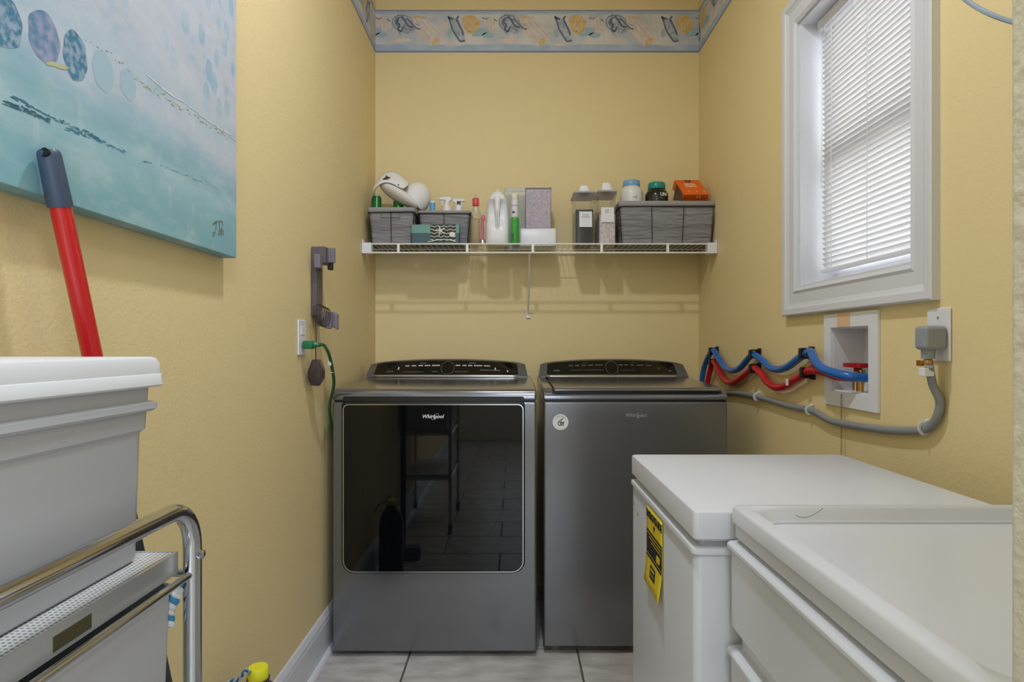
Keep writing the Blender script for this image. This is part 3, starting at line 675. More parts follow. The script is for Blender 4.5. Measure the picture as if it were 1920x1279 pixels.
# hoses: wave along the right wall through three pairs of black clips
def wallpath(pts, x): return [Vector((x, x*F/(u-CU), CH-(v-CV)/F*(x*F/(u-CU)))) for u, v in pts]
HX = XR-0.024
blue = [(1326, 676), (1329, 668), (1336, 657.6), (1347, 672), (1360, 690), (1375.5, 695), (1390, 687.6), (1404, 670.7), (1413, 665.5), (1430, 676), (1443, 689), (1459, 693), (1477, 687.6), (1498, 672), (1509.6, 664)]
bp_ = wallpath(blue, HX); bp_[0] = Vector((HX-0.004, 3.02, 0.93)); bp_[1] = Vector((HX, 2.98, 1.03))
tail = [P(1521, 660.5, 1.90), P(1528, 676, 1.84), P(1541, 690, 1.79), P(1563, 699, 1.735), P(1591.7, 705.8, 1.695), P(1612, 708, 1.69), P(1625, 708, 1.688)]
bh = obj('water_hose', T(catmull(bp_+tail, 7), 0.0125, 12), BLUE, label='blue rubber supply hose waving along the right wall above the red hose', cat='hose')
red = [(1332, 690), (1334, 684), (1336.5, 678.5), (1347, 693), (1356, 710), (1370, 717.6), (1386, 711), (1404, 696.7), (1413, 690), (1427.6, 700.6), (1438, 716), (1456, 726.7), (1474.5, 722.8), (1487.5, 713.6), (1502, 705.8), (1511, 698)]
rp_ = wallpath(red, HX); rp_[0] = Vector((HX-0.004, 2.95, 0.90)); rp_[1] = Vector((HX, 2.91, 0.99))
tail = [P(1524, 694, 1.90), P(1550, 699, 1.83), P(1572, 706, 1.805), (XR+0.040, 1.793, 1.032)]
rh = obj('water_hose', T(catmull(rp_+tail, 7), 0.0125, 12), RED, label='red rubber supply hose waving along the right wall under the blue hose', cat='hose')
p = wallpath([(1484, 716)], HX)[0]
obj('paper_tag', B(p.x-0.0155, p.x-0.0135, p.y-0.009, p.y+0.009, p.z-0.012, p.z+0.010), WHITE, rh)
for u, v, s in ((1336, 657, 'upper clip nearest the back corner, holding the blue hose'), (1413, 664, 'upper middle clip holding the blue hose'), (1509, 663, 'upper clip nearest the supply box, holding the blue hose'), (1336, 680, 'lower clip nearest the back corner, holding the red hose'), (1413, 691, 'lower middle clip holding the red hose'), (1511, 699, 'lower clip nearest the supply box, holding the red hose')):
    p = wallpath([(u, v)], HX)[0]
    if s.startswith('upper') and 'corner' in s: p.z -= 0.004
    o = root('hose_clip', (XR, p.y, p.z-0.02), 'black plastic '+s, 'clip', 'black hose clips on the right wall')
    obj('base', B(XR-0.006, XR-0.0005, p.y-0.016, p.y+0.016, p.z-0.021, p.z+0.022), BLACK, o, bevel=0.002)
    bm = NB(); bo_ = rloop(HX-0.0165, XR-0.006, p.z-0.0165, p.z+0.0175, 0.006, 4); bi_ = [(HX+0.0128*math.cos(t), p.z+0.0128*math.sin(t)) for t in [PI+k/len(bo_)*2*PI for k in range(len(bo_))]]
    loft(bm, [[(a, p.y-0.009, b) for a, b in bi_], [(a, p.y-0.009, b) for a, b in bo_], [(a, p.y+0.009, b) for a, b in bo_], [(a, p.y+0.009, b) for a, b in bi_], [(a, p.y-0.009, b) for a, b in bi_]], cap0=False, cap1=False)
    bmesh.ops.remove_doubles(bm, verts=bm.verts, dist=1e-6); obj('collar', bm, BLACK, o, smooth=False)
# ------------------------------------------------------------------ grey power cord with plug, cable clips
CX = XR-0.012
GREYC = mat('grey_cord', (140, 143, 148), 0.42); GREYP = mat('grey_plug', (146, 152, 160), 0.45)
cp = [(1356, 741), (1362.5, 735.8), (1388.5, 737.5), (1418.5, 743.6), (1451, 752.7), (1482, 762), (1517.4, 768.5), (1534, 776), (1555, 788), (1586, 795.7), (1638.5, 803.5), (1677.6, 807.4), (1722, 807.4), (1742.7, 800), (1757, 781), (1762, 752), (1756, 721.5), (1743.5, 688)]
pth = wallpath(cp, CX); pth[-2].x -= 0.008; pth[-1] = P(1742, 686, 1.350)
pc = root('power_cord', (CX, 1.5, 0.95), 'grey power cord drooping along the right wall into an outlet', 'cord')
obj('cord', T(catmull(pth, 7), 0.0100, 12, flat=(0.8, 1)), GREYC, pc)
pe = pth[-1]
pg = obj('plug', B(XR-0.056, XR-0.0065, 1.336, 1.376, 1.113, 1.165), GREYP, pc, bevel=0.009, seg=3)
obj('plug_neck', L([(0.013, 0), (0.0135, 0.02), (0.012, 0.032)], (XR-0.034, 1.360, 1.093), 10), GREYP, pg)
obj('adapter_prongs', L([(0.006, 0), (0.006, 0.008), (0.009, 0.009), (0.009, 0.018), (0.006, 0.022)], (XR-0.034, 1.360, 1.073), 8), BRASS, pg)
obj('adapter_tab', B(XR-0.048, XR-0.040, 1.364, 1.378, 1.078, 1.090), BRASS, pg)
obj('paper_tag', B(XR-0.052, XR-0.030, 1.345, 1.366, 1.056, 1.074), WHITE, pg, bevel=0.002)
op = root('outlet_plate', (XR, 1.370, 1.088), 'white outlet cover plate with a grey plug in it, right wall', 'outlet')
obj('plate', B(XR-0.006, XR-0.0005, 1.334, 1.408, 1.088, 1.204), WHITE, op, bevel=0.003)
obj('screw', L([(0.0001, 0), (0.003, 0), (0.0025, 0.0015), (0.0001, 0.0015)], (XR-0.006, 1.370, 1.183), 10, axis=(-1, 0, 0)), GREYP, op)
for u, v, w_ in ((1420, 744, 'nearest the washer'), (1519, 769, 'left of the supply box'), (1734, 803, 'below the grey plug')):
    p = wallpath([(u, v)], CX)[0]
    o = root('cable_clip', (XR, p.y, p.z), 'small white cable clip on the grey cord '+w_, 'clip', 'white cable clips on the grey cord')
    ring = [(CX-0.001+0.0118*math.cos(t), p.y, p.z+0.0128*math.sin(t)) for t in [k/16*2*PI for k in range(16)]]
    bm = NB(); tube(bm, ring, 0.0016, 6, closed=True, flat=(1, 2.6)); obj('loop', bm, WHITE, o)
    obj('nail_head', L([(0.004, 0), (0.005, 0.004), (0.0035, 0.010)], (XR-0.012, p.y, p.z+0.016), 10, axis=(1, 0, 0)), WHITE, o)
# bead chain
bm = NB(); cz = 0.985; cx_ = XR-0.013; cy_ = cx_*F/(1577.5-CU)
n = 44; mb = NB(); bmesh.ops.create_icosphere(mb, subdivisions=1, radius=0.0021); base = [v.co.copy() for v in mb.verts]; fc = [[v.index for v in f.verts] for f in mb.faces]; mb.free()
for i in range(n):
    c0 = Vector((cx_, cy_+0.0008*math.sin(i*0.7), cz-i*0.0056))
    vs = [bm.verts.new(c0+b) for b in base]
    for f in fc: bm.faces.new([vs[k] for k in f])
obj('bead_chain', bm, mat('tarnished_bead', (120, 116, 108), 0.4, metal=0.6), label='beaded pull chain hanging from the supply box to behind the freezer', cat='chain')
# thin grey cable, upper right
cb_ = [P(1770, -40, 1.17), P(1800, -10, 1.165), P(1826, 10, 1.14), P(1858, 27, 1.10), P(1895, 40, 1.07), P(1940, 50, 1.03), P(1990, 54, 0.98)]
cb_ = [Vector((min(p.x, XR-0.008), p.y, p.z)) for p in cb_]
obj('hanging_cable', T(catmull(cb_, 6), 0.0042, 8), mat('blue_grey_cable', (152, 168, 190), 0.4), label='thin blue-grey cable looping down high on the right wall', cat='cable')
# ================================================================== LEFT WALL: PAINTING
pa = root('painting', (XL, 1.0, 1.329), 'large abstract seascape canvas in pale blue and teal', 'painting')
PXF = XL+0.036; PY0, PY1, PZ0, PZ1 = 0.50, 1.489, 1.329, 2.13
m = bpy.data.materials.new('canvas_paint'); m.use_nodes = True; nt = m.node_tree; nd = nt.nodes; lk = nt.links
bsdf = nd['Principled BSDF']; bsdf.inputs['Roughness'].default_value = 0.55
tc = nd.new('ShaderNodeTexCoord'); sep = nd.new('ShaderNodeSeparateXYZ'); lk.new(tc.outputs['Object'], sep.inputs[0])
nz = nd.new('ShaderNodeTexNoise'); nz.inputs['Scale'].default_value = 6; nz.inputs['Detail'].default_value = 6
mp = nd.new('ShaderNodeMapping'); mp.inputs['Scale'].default_value = (1, 0.7, 2.2); lk.new(tc.outputs['Object'], mp.inputs[0]); lk.new(mp.outputs[0], nz.inputs['Vector'])
ma = nd.new('ShaderNodeMath'); ma.operation = 'MULTIPLY_ADD'; ma.inputs[1].default_value = 0.11; lk.new(nz.outputs['Fac'], ma.inputs[0]); lk.new(sep.outputs['Z'], ma.inputs[2])
mr = nd.new('ShaderNodeMapRange'); mr.inputs[1].default_value = 0.055; mr.inputs[2].default_value = 0.80; lk.new(ma.outputs[0], mr.inputs[0])
cr = nd.new('ShaderNodeValToRGB'); lk.new(mr.outputs[0], cr.inputs[0])
stops = [(0.0, (128, 176, 186)), (0.10, (136, 182, 192)), (0.15, (160, 194, 206)), (0.19, (138, 180, 192)), (0.24, (158, 188, 204)), (0.30, (190, 200, 214)), (0.36, (180, 198, 212)), (0.46, (192, 198, 212)), (1.0, (184, 194, 210))]
for i, (p, c) in enumerate(stops):
    e = cr.color_ramp.elements[i] if i < 2 else cr.color_ramp.elements.new(p)
    e.position = p; e.color = (*lin(c), 1)
def mixc(a, fac, rgb):
    x = nd.new('ShaderNodeMix'); x.data_type = 'RGBA'; lk.new(a, x.inputs[6]); x.inputs[7].default_value = (*lin(rgb), 1); lk.new(fac, x.inputs[0]); return x.outputs[2]
def mrange(src, lo, hi, a=0, b=1):
    x = nd.new('ShaderNodeMapRange'); x.inputs[1].default_value = lo; x.inputs[2].default_value = hi; x.inputs[3].default_value = a; x.inputs[4].default_value = b; lk.new(src, x.inputs[0]); return x.outputs[0]
def mul(a, b):
    x = nd.new('ShaderNodeMath'); x.operation = 'MULTIPLY'; lk.new(a, x.inputs[0]); lk.new(b, x.inputs[1]); return x.outputs[0]
# rounded pale blue cells in the upper field
vo = nd.new('ShaderNodeTexVoronoi'); vo.inputs['Scale'].default_value = 20; mp2 = nd.new('ShaderNodeMapping'); mp2.inputs['Scale'].default_value = (0.01, 1.15, 0.72)
lk.new(tc.outputs['Object'], mp2.inputs[0]); lk.new(mp2.outputs[0], vo.inputs['Vector'])
cell = mrange(vo.outputs['Distance'], 0.33, 0.40, 1, 0)
nz2 = nd.new('ShaderNodeTexNoise'); nz2.inputs['Scale'].default_value = 4.5; lk.new(tc.outputs['Object'], nz2.inputs['Vector'])
up = mrange(sep.outputs['Z'], 0.27, 0.36)
fac = mul(mul(cell, up), mrange(nz2.outputs['Fac'], 0.30, 0.52, 0, 0.85))
c = mixc(cr.outputs[0], fac, (146, 182, 206))
nz3 = nd.new('ShaderNodeTexNoise'); nz3.inputs['Scale'].default_value = 22; nz3.inputs['Detail'].default_value = 5
mp3 = nd.new('ShaderNodeMapping'); mp3.inputs['Scale'].default_value = (1, 1.5, 0.6); lk.new(tc.outputs['Object'], mp3.inputs[0]); lk.new(mp3.outputs[0], nz3.inputs['Vector'])
c = mixc(c, mul(mrange(nz3.outputs['Fac'], 0.63, 0.70, 0, 0.45), up), (196, 184, 140))
c = mixc(c, mrange(nz3.outputs['Fac'], 0.42, 0.34, 0, 0.14), (216, 222, 226))
nz4 = nd.new('ShaderNodeTexNoise'); nz4.inputs['Scale'].default_value = 15; nz4.inputs['Detail'].default_value = 8; nz4.inputs['Roughness'].default_value = 0.65
mp4 = nd.new('ShaderNodeMapping'); mp4.inputs['Scale'].default_value = (1, 0.55, 1.3); mp4.inputs['Location'].default_value = (3, 1, 2); lk.new(tc.outputs['Object'], mp4.inputs[0]); lk.new(mp4.outputs[0], nz4.inputs['Vector'])
c = mixc(c, mrange(nz4.outputs['Fac'], 0.50, 0.66, 0, 0.28), (218, 220, 226))
c = mixc(c, mrange(nz4.outputs['Fac'], 0.46, 0.32, 0, 0.45), (128, 174, 192))
lk.new(c, bsdf.inputs['Base Color'])
bu = nd.new('ShaderNodeBump'); bu.inputs['Strength'].default_value = 0.35; bu.inputs['Distance'].default_value = 0.002; lk.new(nz3.outputs['Fac'], bu.inputs['Height']); lk.new(bu.outputs[0], bsdf.inputs['Normal'])
CANV = m
cv = obj('canvas', B(XL+0.001, PXF, PY0, PY1, PZ0, PZ1), CANV, pa, smooth=False, bevel=0.002)
def painted(poly, rgb, e=0.0006, name='brush_stroke', m=None):
    bm = NB(); bm.faces.new([bm.verts.new((PXF+e, y, z)) for y, z in poly])
    return obj(name, bm, m or mat('paint', rgb, 0.5), cv, smooth=False)
def pz(u, v):                   # photo pixel to a point on the canvas face
    d = PXF*F/(u-CU); return d, CH-(v-CV)/F*d
CIR = [mat('circle_paint', (96, 138, 172), 0.4, vary=((158, 162, 192), 60, 0.38, 0.62), bump=(60, 0.6, 0.003)), mat('circle_paint', (72, 128, 158), 0.4, vary=((150, 172, 196), 90, 0.42, 0.60), bump=(60, 0.6, 0.003))]
PALE = mat('pale_circle_paint', (166, 192, 208), 0.5)
for u, v, ry, rz, mm in ((6, 36, 0.031, 0.036, CIR[1]), (83, 70, 0.030, 0.036, CIR[0]), (141, 105, 0.026, 0.037, CIR[1]), (193, 133, 0.026, 0.032, PALE), (240, 158, 0.022, 0.026, PALE)):
    y, z = pz(u, v)
    painted([(y+ry*math.cos(t)*(1+0.05*math.sin(7*t+u)), z+rz*math.sin(t)*(1+0.04*math.sin(5*t+v))) for t in [i/36*2*PI for i in range(36)]], None, 0.0003, 'painted_circle', mm)
def strokes(pts, rgb, n, spread, ln, wd, e, name):
    """broken dry-brush line joined into one piece"""
    bm = NB(); rnd = random.Random(len(pts)+n)
    path = [pz(u, v) for u, v in pts]
    for i in range(n):
        e = e+0.000008; t = i/n*(len(path)-1); k = min(int(t), len(path)-2); f = t-k
        y = path[k][0]*(1-f)+path[k+1][0]*f; z = path[k][1]*(1-f)+path[k+1][1]*f+rnd.uniform(-spread, spread)
        l = ln*rnd.uniform(0.3, 1.3); h = wd*rnd.uniform(0.3, 1.2); sl = (path[k+1][1]-path[k][1])/max(path[k+1][0]-path[k][0], 1e-4)*l
        bm.faces.new([bm.verts.new(q) for q in ((PXF+e, y, z), (PXF+e, y+l, z+sl+rnd.uniform(-1, 1)*h*0.3), (PXF+e, y+l*0.8, z+sl*0.8+h), (PXF+e, y+l*0.1, z+h*0.8))])
    obj(name, bm, mat('stroke_paint', rgb, 0.5), cv, smooth=False, kind='stuff')
strokes([(2, 190), (40, 205), (90, 226)], (52, 104, 124), 40, 0.003, 0.012, 0.0025, 0.0004, 'dark_horizon_stroke')
strokes([(18, 180), (90, 218), (160, 248), (180, 258)], (58, 122, 142), 55, 0.0022, 0.012, 0.002, 0.0004, 'dark_horizon_stroke')
strokes([(120, 240), (170, 258), (235, 286)], (60, 130, 170), 40, 0.0025, 0.010, 0.0022, 0.0004, 'blue_horizon_stroke')
strokes([(265, 302), (285, 306)], (92, 126, 140), 6, 0.001, 0.012, 0.002, 0.0004, 'blue_horizon_stroke')
strokes([(300, 310), (350, 330), (410, 355)], (116, 140, 150), 26, 0.002, 0.008, 0.0014, 0.0004, 'faint_horizon_stroke')
strokes([(275, 142), (330, 185), (385, 222), (436, 258)], (222, 226, 232), 34, 0.0025, 0.03, 0.0022, 0.0006, 'white_ridge_stroke')
strokes([(250, 146), (300, 178), (340, 204), (400, 240), (436, 262)], (184, 172, 140), 60, 0.006, 0.008, 0.002, 0.0004, 'gold_fleck_stroke')
strokes([(160, 85), (215, 110), (250, 146)], (176, 150, 140), 12, 0.008, 0.006, 0.002, 0.0004, 'gold_fleck_stroke')
strokes([(84, 118), (120, 127)], (190, 190, 150), 16, 0.003, 0.014, 0.004, 0.0005, 'gold_fleck_stroke')
INK2 = mat('signature_ink', (110, 112, 96), 0.6)
bm = NB()
for st_ in ([(402, 418), (405, 415), (404, 430), (401, 441), (398, 441)], [(398, 420), (405, 414), (415, 414), (417, 422), (413, 430), (408, 440)], [(411, 416), (410, 440)], [(412, 440), (415, 427), (414, 443), (417, 431), (419, 442)], [(398, 436), (404, 434)]):
    tube(bm, [(PXF+0.0012, *pz(u, v)) for u, v in st_], 0.0006, 5)
obj('signature', bm, INK2, cv)
# ------------------------------------------------------------------ cordless vacuum wall dock
VDK = mat('grey_dock_plastic', (92, 86, 92), 0.45); VDL = mat('light_grey_dock_plastic', (118, 112, 122), 0.4); VBK = mat('dark_dock_plastic', (40, 36, 40), 0.5)
dk = root('vacuum_dock', (XL, 2.18, 1.17), 'dark grey vacuum wall dock with hooks and coiled cord', 'wall dock')
x0 = XL+0.0008
obj('back_plate', B(x0, x0+0.020, 2.145, 2.215, 1.225, 1.462), VDK, dk, bevel=0.004)
for zz in (1.385, 1.325): obj('screw', L([(0.0001, 0), (0.005, 0), (0.005, 0.001), (0.0001, 0.001)], (x0+0.020, 2.18, zz), 12, axis=(1, 0, 0)), VBK, dk)
hh = obj('upper_cradle', prism_x([(2.145, 1.405), (2.145, 1.462), (2.200, 1.462), (2.215, 1.44), (2.215, 1.405)], x0+0.018, x0+0.050), VDK, dk, bevel=0.003)
obj('cradle_jaw', B(x0+0.018, x0+0.040, 2.118, 2.148, 1.385, 1.432), VDL, hh, bevel=0.003)
obj('cradle_jaw', B(x0+0.042, x0+0.072, 2.175, 2.190, 1.410, 1.462), VDL, hh, bevel=0.003)
obj('cradle_jaw', B(x0+0.042, x0+0.058, 2.192, 2.215, 1.388, 1.455), VBK, hh, bevel=0.003)
hh = obj('lower_cradle', B(x0+0.018, x0+0.040, 2.150, 2.210, 1.190, 1.240), VDK, dk, bevel=0.003)
obj('cradle_prong', loft(NB(), [[(x0+0.036, 2.140, 1.188), (x0+0.036, 2.162, 1.188), (x0+0.036, 2.162, 1.242), (x0+0.036, 2.140, 1.242)], [(x0+0.060, 2.135, 1.180), (x0+0.060, 2.162, 1.180), (x0+0.060, 2.162, 1.238), (x0+0.060, 2.135, 1.238)], [(x0+0.068, 2.145, 1.180), (x0+0.068, 2.160, 1.180), (x0+0.068, 2.160, 1.222), (x0+0.068, 2.145, 1.222)]]), VDL, hh, bevel=0.003)
obj('cradle_prong', loft(NB(), [[(x0+0.040, 2.185, 1.188), (x0+0.040, 2.205, 1.188), (x0+0.040, 2.205, 1.238), (x0+0.040, 2.185, 1.238)], [(x0+0.066, 2.180, 1.186), (x0+0.066, 2.205, 1.186), (x0+0.066, 2.205, 1.242), (x0+0.066, 2.180, 1.242)], [(x0+0.080, 2.182, 1.178), (x0+0.080, 2.205, 1.178), (x0+0.080, 2.205, 1.232), (x0+0.080, 2.182, 1.232)]]), VDL, hh, bevel=0.004)
BRN = mat('dark_cord', (58, 46, 40), 0.5)
for k in range(4):
    c0 = P(598+k*2.6, 583+k*2, 2.125-k*0.004); c0.x = max(c0.x, XL+0.030+0.006*k)
    ring = [(c0.x+0.014*math.cos(t)+0.002*k, c0.y+0.016*math.cos(t), c0.z-0.006+0.032*math.sin(t)+0.004*math.cos(2*t)) for t in [i/24*2*PI for i in range(24)]]
    obj('cord_loop', T(ring, 0.0017, 6, closed=True), BRN, dk)
cz_ = [P(591, 594, 2.13), P(593, 630, 2.11), P(592, 655, 2.10), P(592.5, 678, 2.10)]
obj('hanging_cord', T(catmull([(max(p.x, XL+0.02), p.y, p.z) for p in cz_], 5), 0.0018, 6), BRN, dk)
# charger block hanging on the cord
q = P(592, 699, 2.10)
ad = loft(NB(), [[(q.x+a, q.y+e, q.z+b) for a, b in ((-0.010*s, 0.044*s2), (0.012*s, 0.044*s2), (0.025*s, 0.010*s2), (0.024*s, -0.018*s2), (0.008*s, -0.044*s2), (-0.014*s, -0.042*s2), (-0.026*s, -0.014*s2), (-0.024*s, 0.008*s2))] for e, s, s2 in ((0.026, 0.9, 0.9), (0.020, 1, 1), (-0.008, 1, 1), (-0.016, 0.72, 0.6))])
obj('charger_block', ad, mat('dark_brown_plastic', (66, 56, 58), 0.32), loc=tuple(q-Vector((0, 0, 0.045))), label='dark charger block dangling on a cord below the vacuum dock', cat='charger', bevel=0.0015)
op = root('outlet_plate', (XL, 2.045, 1.092), 'white outlet cover plate with a green plug in it, left wall', 'outlet')
obj('plate', B(XL+0.0005, XL+0.0065, 2.008, 2.082, 1.092, 1.206), WHITE, op, bevel=0.003)
obj('receptacle', B(XL+0.0065, XL+0.0085, 2.028, 2.062, 1.158, 1.186), WHITE, op, bevel=0.001)
GRN = mat('green_plug', (28, 112, 74), 0.35); GRN2 = mat('green_cord', (38, 92, 48), 0.4)
gc = root('green_cord', (XL+0.03, 2.06, 1.12), 'green power cord running from left outlet down beside the dryer', 'cord')
obj('plug', stack_z([(XL+0.0100, XL+0.040, 2.030, 2.056, 1.112, 0.006), (XL+0.0095, XL+0.042, 2.028, 2.058, 1.118, 0.006), (XL+0.0095, XL+0.042, 2.028, 2.058, 1.134, 0.006), (XL+0.0120, XL+0.040, 2.030, 2.056, 1.139, 0.006)]), GRN, gc)
obj('strain_relief', L([(0.009, 0), (0.011, 0.002), (0.011, 0.007), (0.007, 0.014), (0.007, 0.022)], (XL+0.041, 2.043, 1.127), 12, axis=(1, 0, -0.1)), GRN, gc)
gp = [(XL+0.058, 2.043, 1.125), P(606, 646.5, 2.06), P(612.5, 655, 2.07), P(617.6, 667, 2.09), P(622, 686, 2.12), P(626, 713, 2.17), P(624.5, 731, 2.21), P(618.5, 757.7, 2.262), P(619.5, 785, 2.30), (XL+0.019, 2.40, 0.70), (XL+0.019, 2.55, 0.55)]
obj('cord', T(catmull(gp, 6), 0.0055, 8), GRN2, gc)
q = P(619, 678, 2.11); obj('white_tag', B(q.x-0.007, q.x+0.005, q.y-0.008, q.y+0.008, q.z-0.014, q.z+0.022), WHITE, gc, bevel=0.003)
q = P(623, 699, 2.14); obj('white_band', L([(0.0066, 0), (0.0066, 0.004)], tuple(q), 10), WHITE, gc)
# ================================================================== CART WITH TOTE
CXF, CYF = -0.377, 0.740        # aisle-side tube line and far end of the cart
cart = root('utility_cart', (-0.52, 0.5, 0), 'chrome tube cart with a perforated white shelf beside left wall', 'cart')
r_ = 0.0102; top = 0.936; near = 0.20; CXB = -0.668
def hoop(x):
    R = 0.050; pts = [(x, CYF, 0.06), (x, CYF, 0.5), (x, CYF, top-R)]
    pts += [(x, CYF-R+R*math.cos(t), top-R+R*math.sin(t)) for t in [k/8*PI/2 for k in range(1, 9)]]
    pts += [(x, 0.45, top), (x, near+R, top)]
    pts += [(x, near+R-R*math.sin(t), top-R+R*math.cos(t)) for t in [k/8*PI/2 for k in range(1, 9)]]
    pts += [(x, near, 0.5), (x, near, 0.06)]
    return pts
obj('side_hoop', T(hoop(CXF), r_, 18), CHROME, cart); obj('side_hoop', T(hoop(CXB), r_, 18), CHROME, cart)
SHZ = 0.882
PERF = mat('perforated_shelf', (208, 208, 208), 0.4)
nt = PERF.node_tree; vo = nt.nodes.new('ShaderNodeTexVoronoi'); vo.inputs['Scale'].default_value = 190; vo.inputs['Randomness'].default_value = 0.0
tc = nt.nodes.new('ShaderNodeTexCoord'); sp = nt.nodes.new('ShaderNodeSeparateXYZ'); cmb = nt.nodes.new('ShaderNodeCombineXYZ'); nt.links.new(tc.outputs['Object'], sp.inputs[0]); nt.links.new(sp.outputs[0], cmb.inputs[0]); nt.links.new(sp.outputs[1], cmb.inputs[1]); nt.links.new(cmb.outputs[0], vo.inputs['Vector'])
mr = nt.nodes.new('ShaderNodeMapRange'); mr.inputs[1].default_value = 0.26; mr.inputs[2].default_value = 0.34; nt.links.new(vo.outputs['Distance'], mr.inputs[0])
mx = nt.nodes.new('ShaderNodeMix'); mx.data_type = 'RGBA'; mx.inputs[6].default_value = (*lin((128, 128, 130)), 1); mx.inputs[7].default_value = (*lin((212, 212, 212)), 1); nt.links.new(mr.outputs[0], mx.inputs[0]); nt.links.new(mx.outputs[2], nt.nodes['Principled BSDF'].inputs['Base Color'])
def shelf(z, label=None):
    s = obj('shelf', B(CXB+0.012, CXF-0.012, near+0.012, CYF-0.012, z-0.003, z), PERF, cart, smooth=False)
    bm = NB(); h = 0.024
    box(bm, CXF-0.0125, CXF-0.0105, near+0.012, CYF-0.012, z-h, z+0.001); box(bm, CXB+0.0105, CXB+0.0125, near+0.012, CYF-0.012, z-h, z+0.001)
    box(bm, CXB+0.012, CXF-0.012, CYF-0.0125, CYF-0.0105, z-h, z+0.001); box(bm, CXB+0.012, CXF-0.012, near+0.0105, near+0.0125, z-h, z+0.001)
    obj('shelf_lip', bm, mat('shelf_lip_metal', (196, 198, 202), 0.22, metal=0.55), s, smooth=False)
    bm = T([(CXF, near, z-h-0.004), (CXF, CYF, z-h-0.004)], 0.0045, 10); tube(bm, [(CXB, near, z-h-0.004), (CXB, CYF, z-h-0.004)], 0.0045, 10); tube(bm, [(CXB, CYF, z-h-0.004), (CXF, CYF, z-h-0.004)], 0.0045, 10)
    obj('shelf_rail', bm, CHROME, s)
shelf(SHZ); shelf(0.35)
obj('lip_slot_shade', B(CXF-0.0106, CXF-0.0100, 0.530, 0.578, SHZ-0.020, SHZ-0.007), mat('slot_shade', (70, 66, 40), 0.6), cart, smooth=False)  # dark olive plate coloured like the shaded view through an opening
q = P(375, 1046, CYF); obj('bolt', L([(0.005, -0.006), (0.0055, 0.0), (0.0055, 0.003), (0.003, 0.0045), (0.0001, 0.0045)], (CXF+r_, CYF-0.001, SHZ-0.006), 8, axis=(1, 0, 0)), CHROME, cart)
for x in (CXF, CXB):
    for y in (near, CYF):
        c0 = obj('caster', L([(0.026, -0.010), (0.028, -0.006), (0.028, 0.006), (0.026, 0.010)], (x, y, 0.028), 20, axis=(1, 0, 0)), BLACK, cart)
        obj('caster_fork', B(x-0.015, x+0.015, y-0.008, y+0.008, 0.030, 0.066), CHROME, c0, bevel=0.002)
# tote on the top shelf
def tote(name, x0, x1, y0, y1, zb, zt, label, lid=True):
    t = root(name, ((x0+x1)/2, (y0+y1)/2, zb), label, 'tote')
    H = zt-zb; e = 0.012; tp = 0.011; r_c = 0.016
    z1 = zt-0.060
    loops = [(x0+e+tp, x1-e-tp, y0+e+tp, y1-e-tp, zb, r_c*0.8), (x0+e+tp-0.004, x1-e-tp+0.004, y0+e+tp-0.004, y1-e-tp+0.004, zb+0.006, r_c), (x0+e+0.004, x1-e-0.004, y0+e+0.004, y1-e-0.004, z1-0.024, r_c), (x0+e, x1-e, y0+e, y1-e, z1-0.020, r_c), (x0+e-0.003, x1-e+0.003, y0+e-0.003, y1-e+0.003, zt-0.02, r_c)]
    b = obj('body', stack_z(loops, 6), TOTE, t)
    obj('flange', stack_z([(x0+0.006, x1-0.006, y0+0.006, y1-0.006, z1, r_c*1.1), (x0+0.003, x1-0.003, y0+0.003, y1-0.003, z1+0.003, r_c*1.1), (x0+0.003, x1-0.003, y0+0.003, y1-0.003, z1+0.009, r_c*1.1), (x0+0.008, x1-0.008, y0+0.008, y1-0.008, z1+0.011, r_c*1.1)], 6), TOTE, b)
    if lid:
        obj('lid', stack_z([(x0+0.001, x1-0.001, y0+0.001, y1-0.001, zt-0.033, r_c), (x0-0.001, x1+0.001, y0-0.001, y1+0.001, zt-0.031, r_c), (x0, x1, y0, y1, zt-0.0195, r_c), (x0+0.001, x1-0.001, y0+0.001, y1-0.001, zt-0.0185, r_c), (x0+0.0015, x1-0.0015, y0+0.0015, y1-0.0015, zt-0.007, r_c), (x0+0.004, x1-0.004, y0+0.004, y1-0.004, zt-0.0015, r_c), (x0+0.009, x1-0.009, y0+0.009, y1-0.009, zt, r_c*0.8)], 6), TOTELID, b)
    return t
tote('storage_tote', -0.655, -0.397, 0.235, 0.7235, SHZ+0.001, 1.1085, 'milky white lidded storage tote on top of the chrome cart')
bn = root('storage_bin', (-0.52, 0.48, 0.62), 'open white plastic bin under the top shelf of the chrome cart', 'bin')
bnb = obj('body', loft(NB(), [[(x, y, z) for x, y in rloop(-0.650+e, -0.391-e, 0.235+e, 0.727-e, 0.014, 5)] for e, z in ((0.010, 0.6195), (0.006, 0.625), (0.0, 0.846), (0.003, 0.846), (0.009, 0.628))]), TOTE, bn)
obj('rim', loft(NB(), [[(x, y, z) for x, y in rloop(-0.650-e, -0.391+e, 0.235-e, 0.727+e, 0.014, 5)] for e, z in ((-0.001, 0.838), (0.0025, 0.840), (0.0025, 0.846), (-0.001, 0.848), (-0.003, 0.847))], cap0=False, cap1=False), TOTELID, bnb)
# second tote rests on a mid shelf
shelf(0.618)
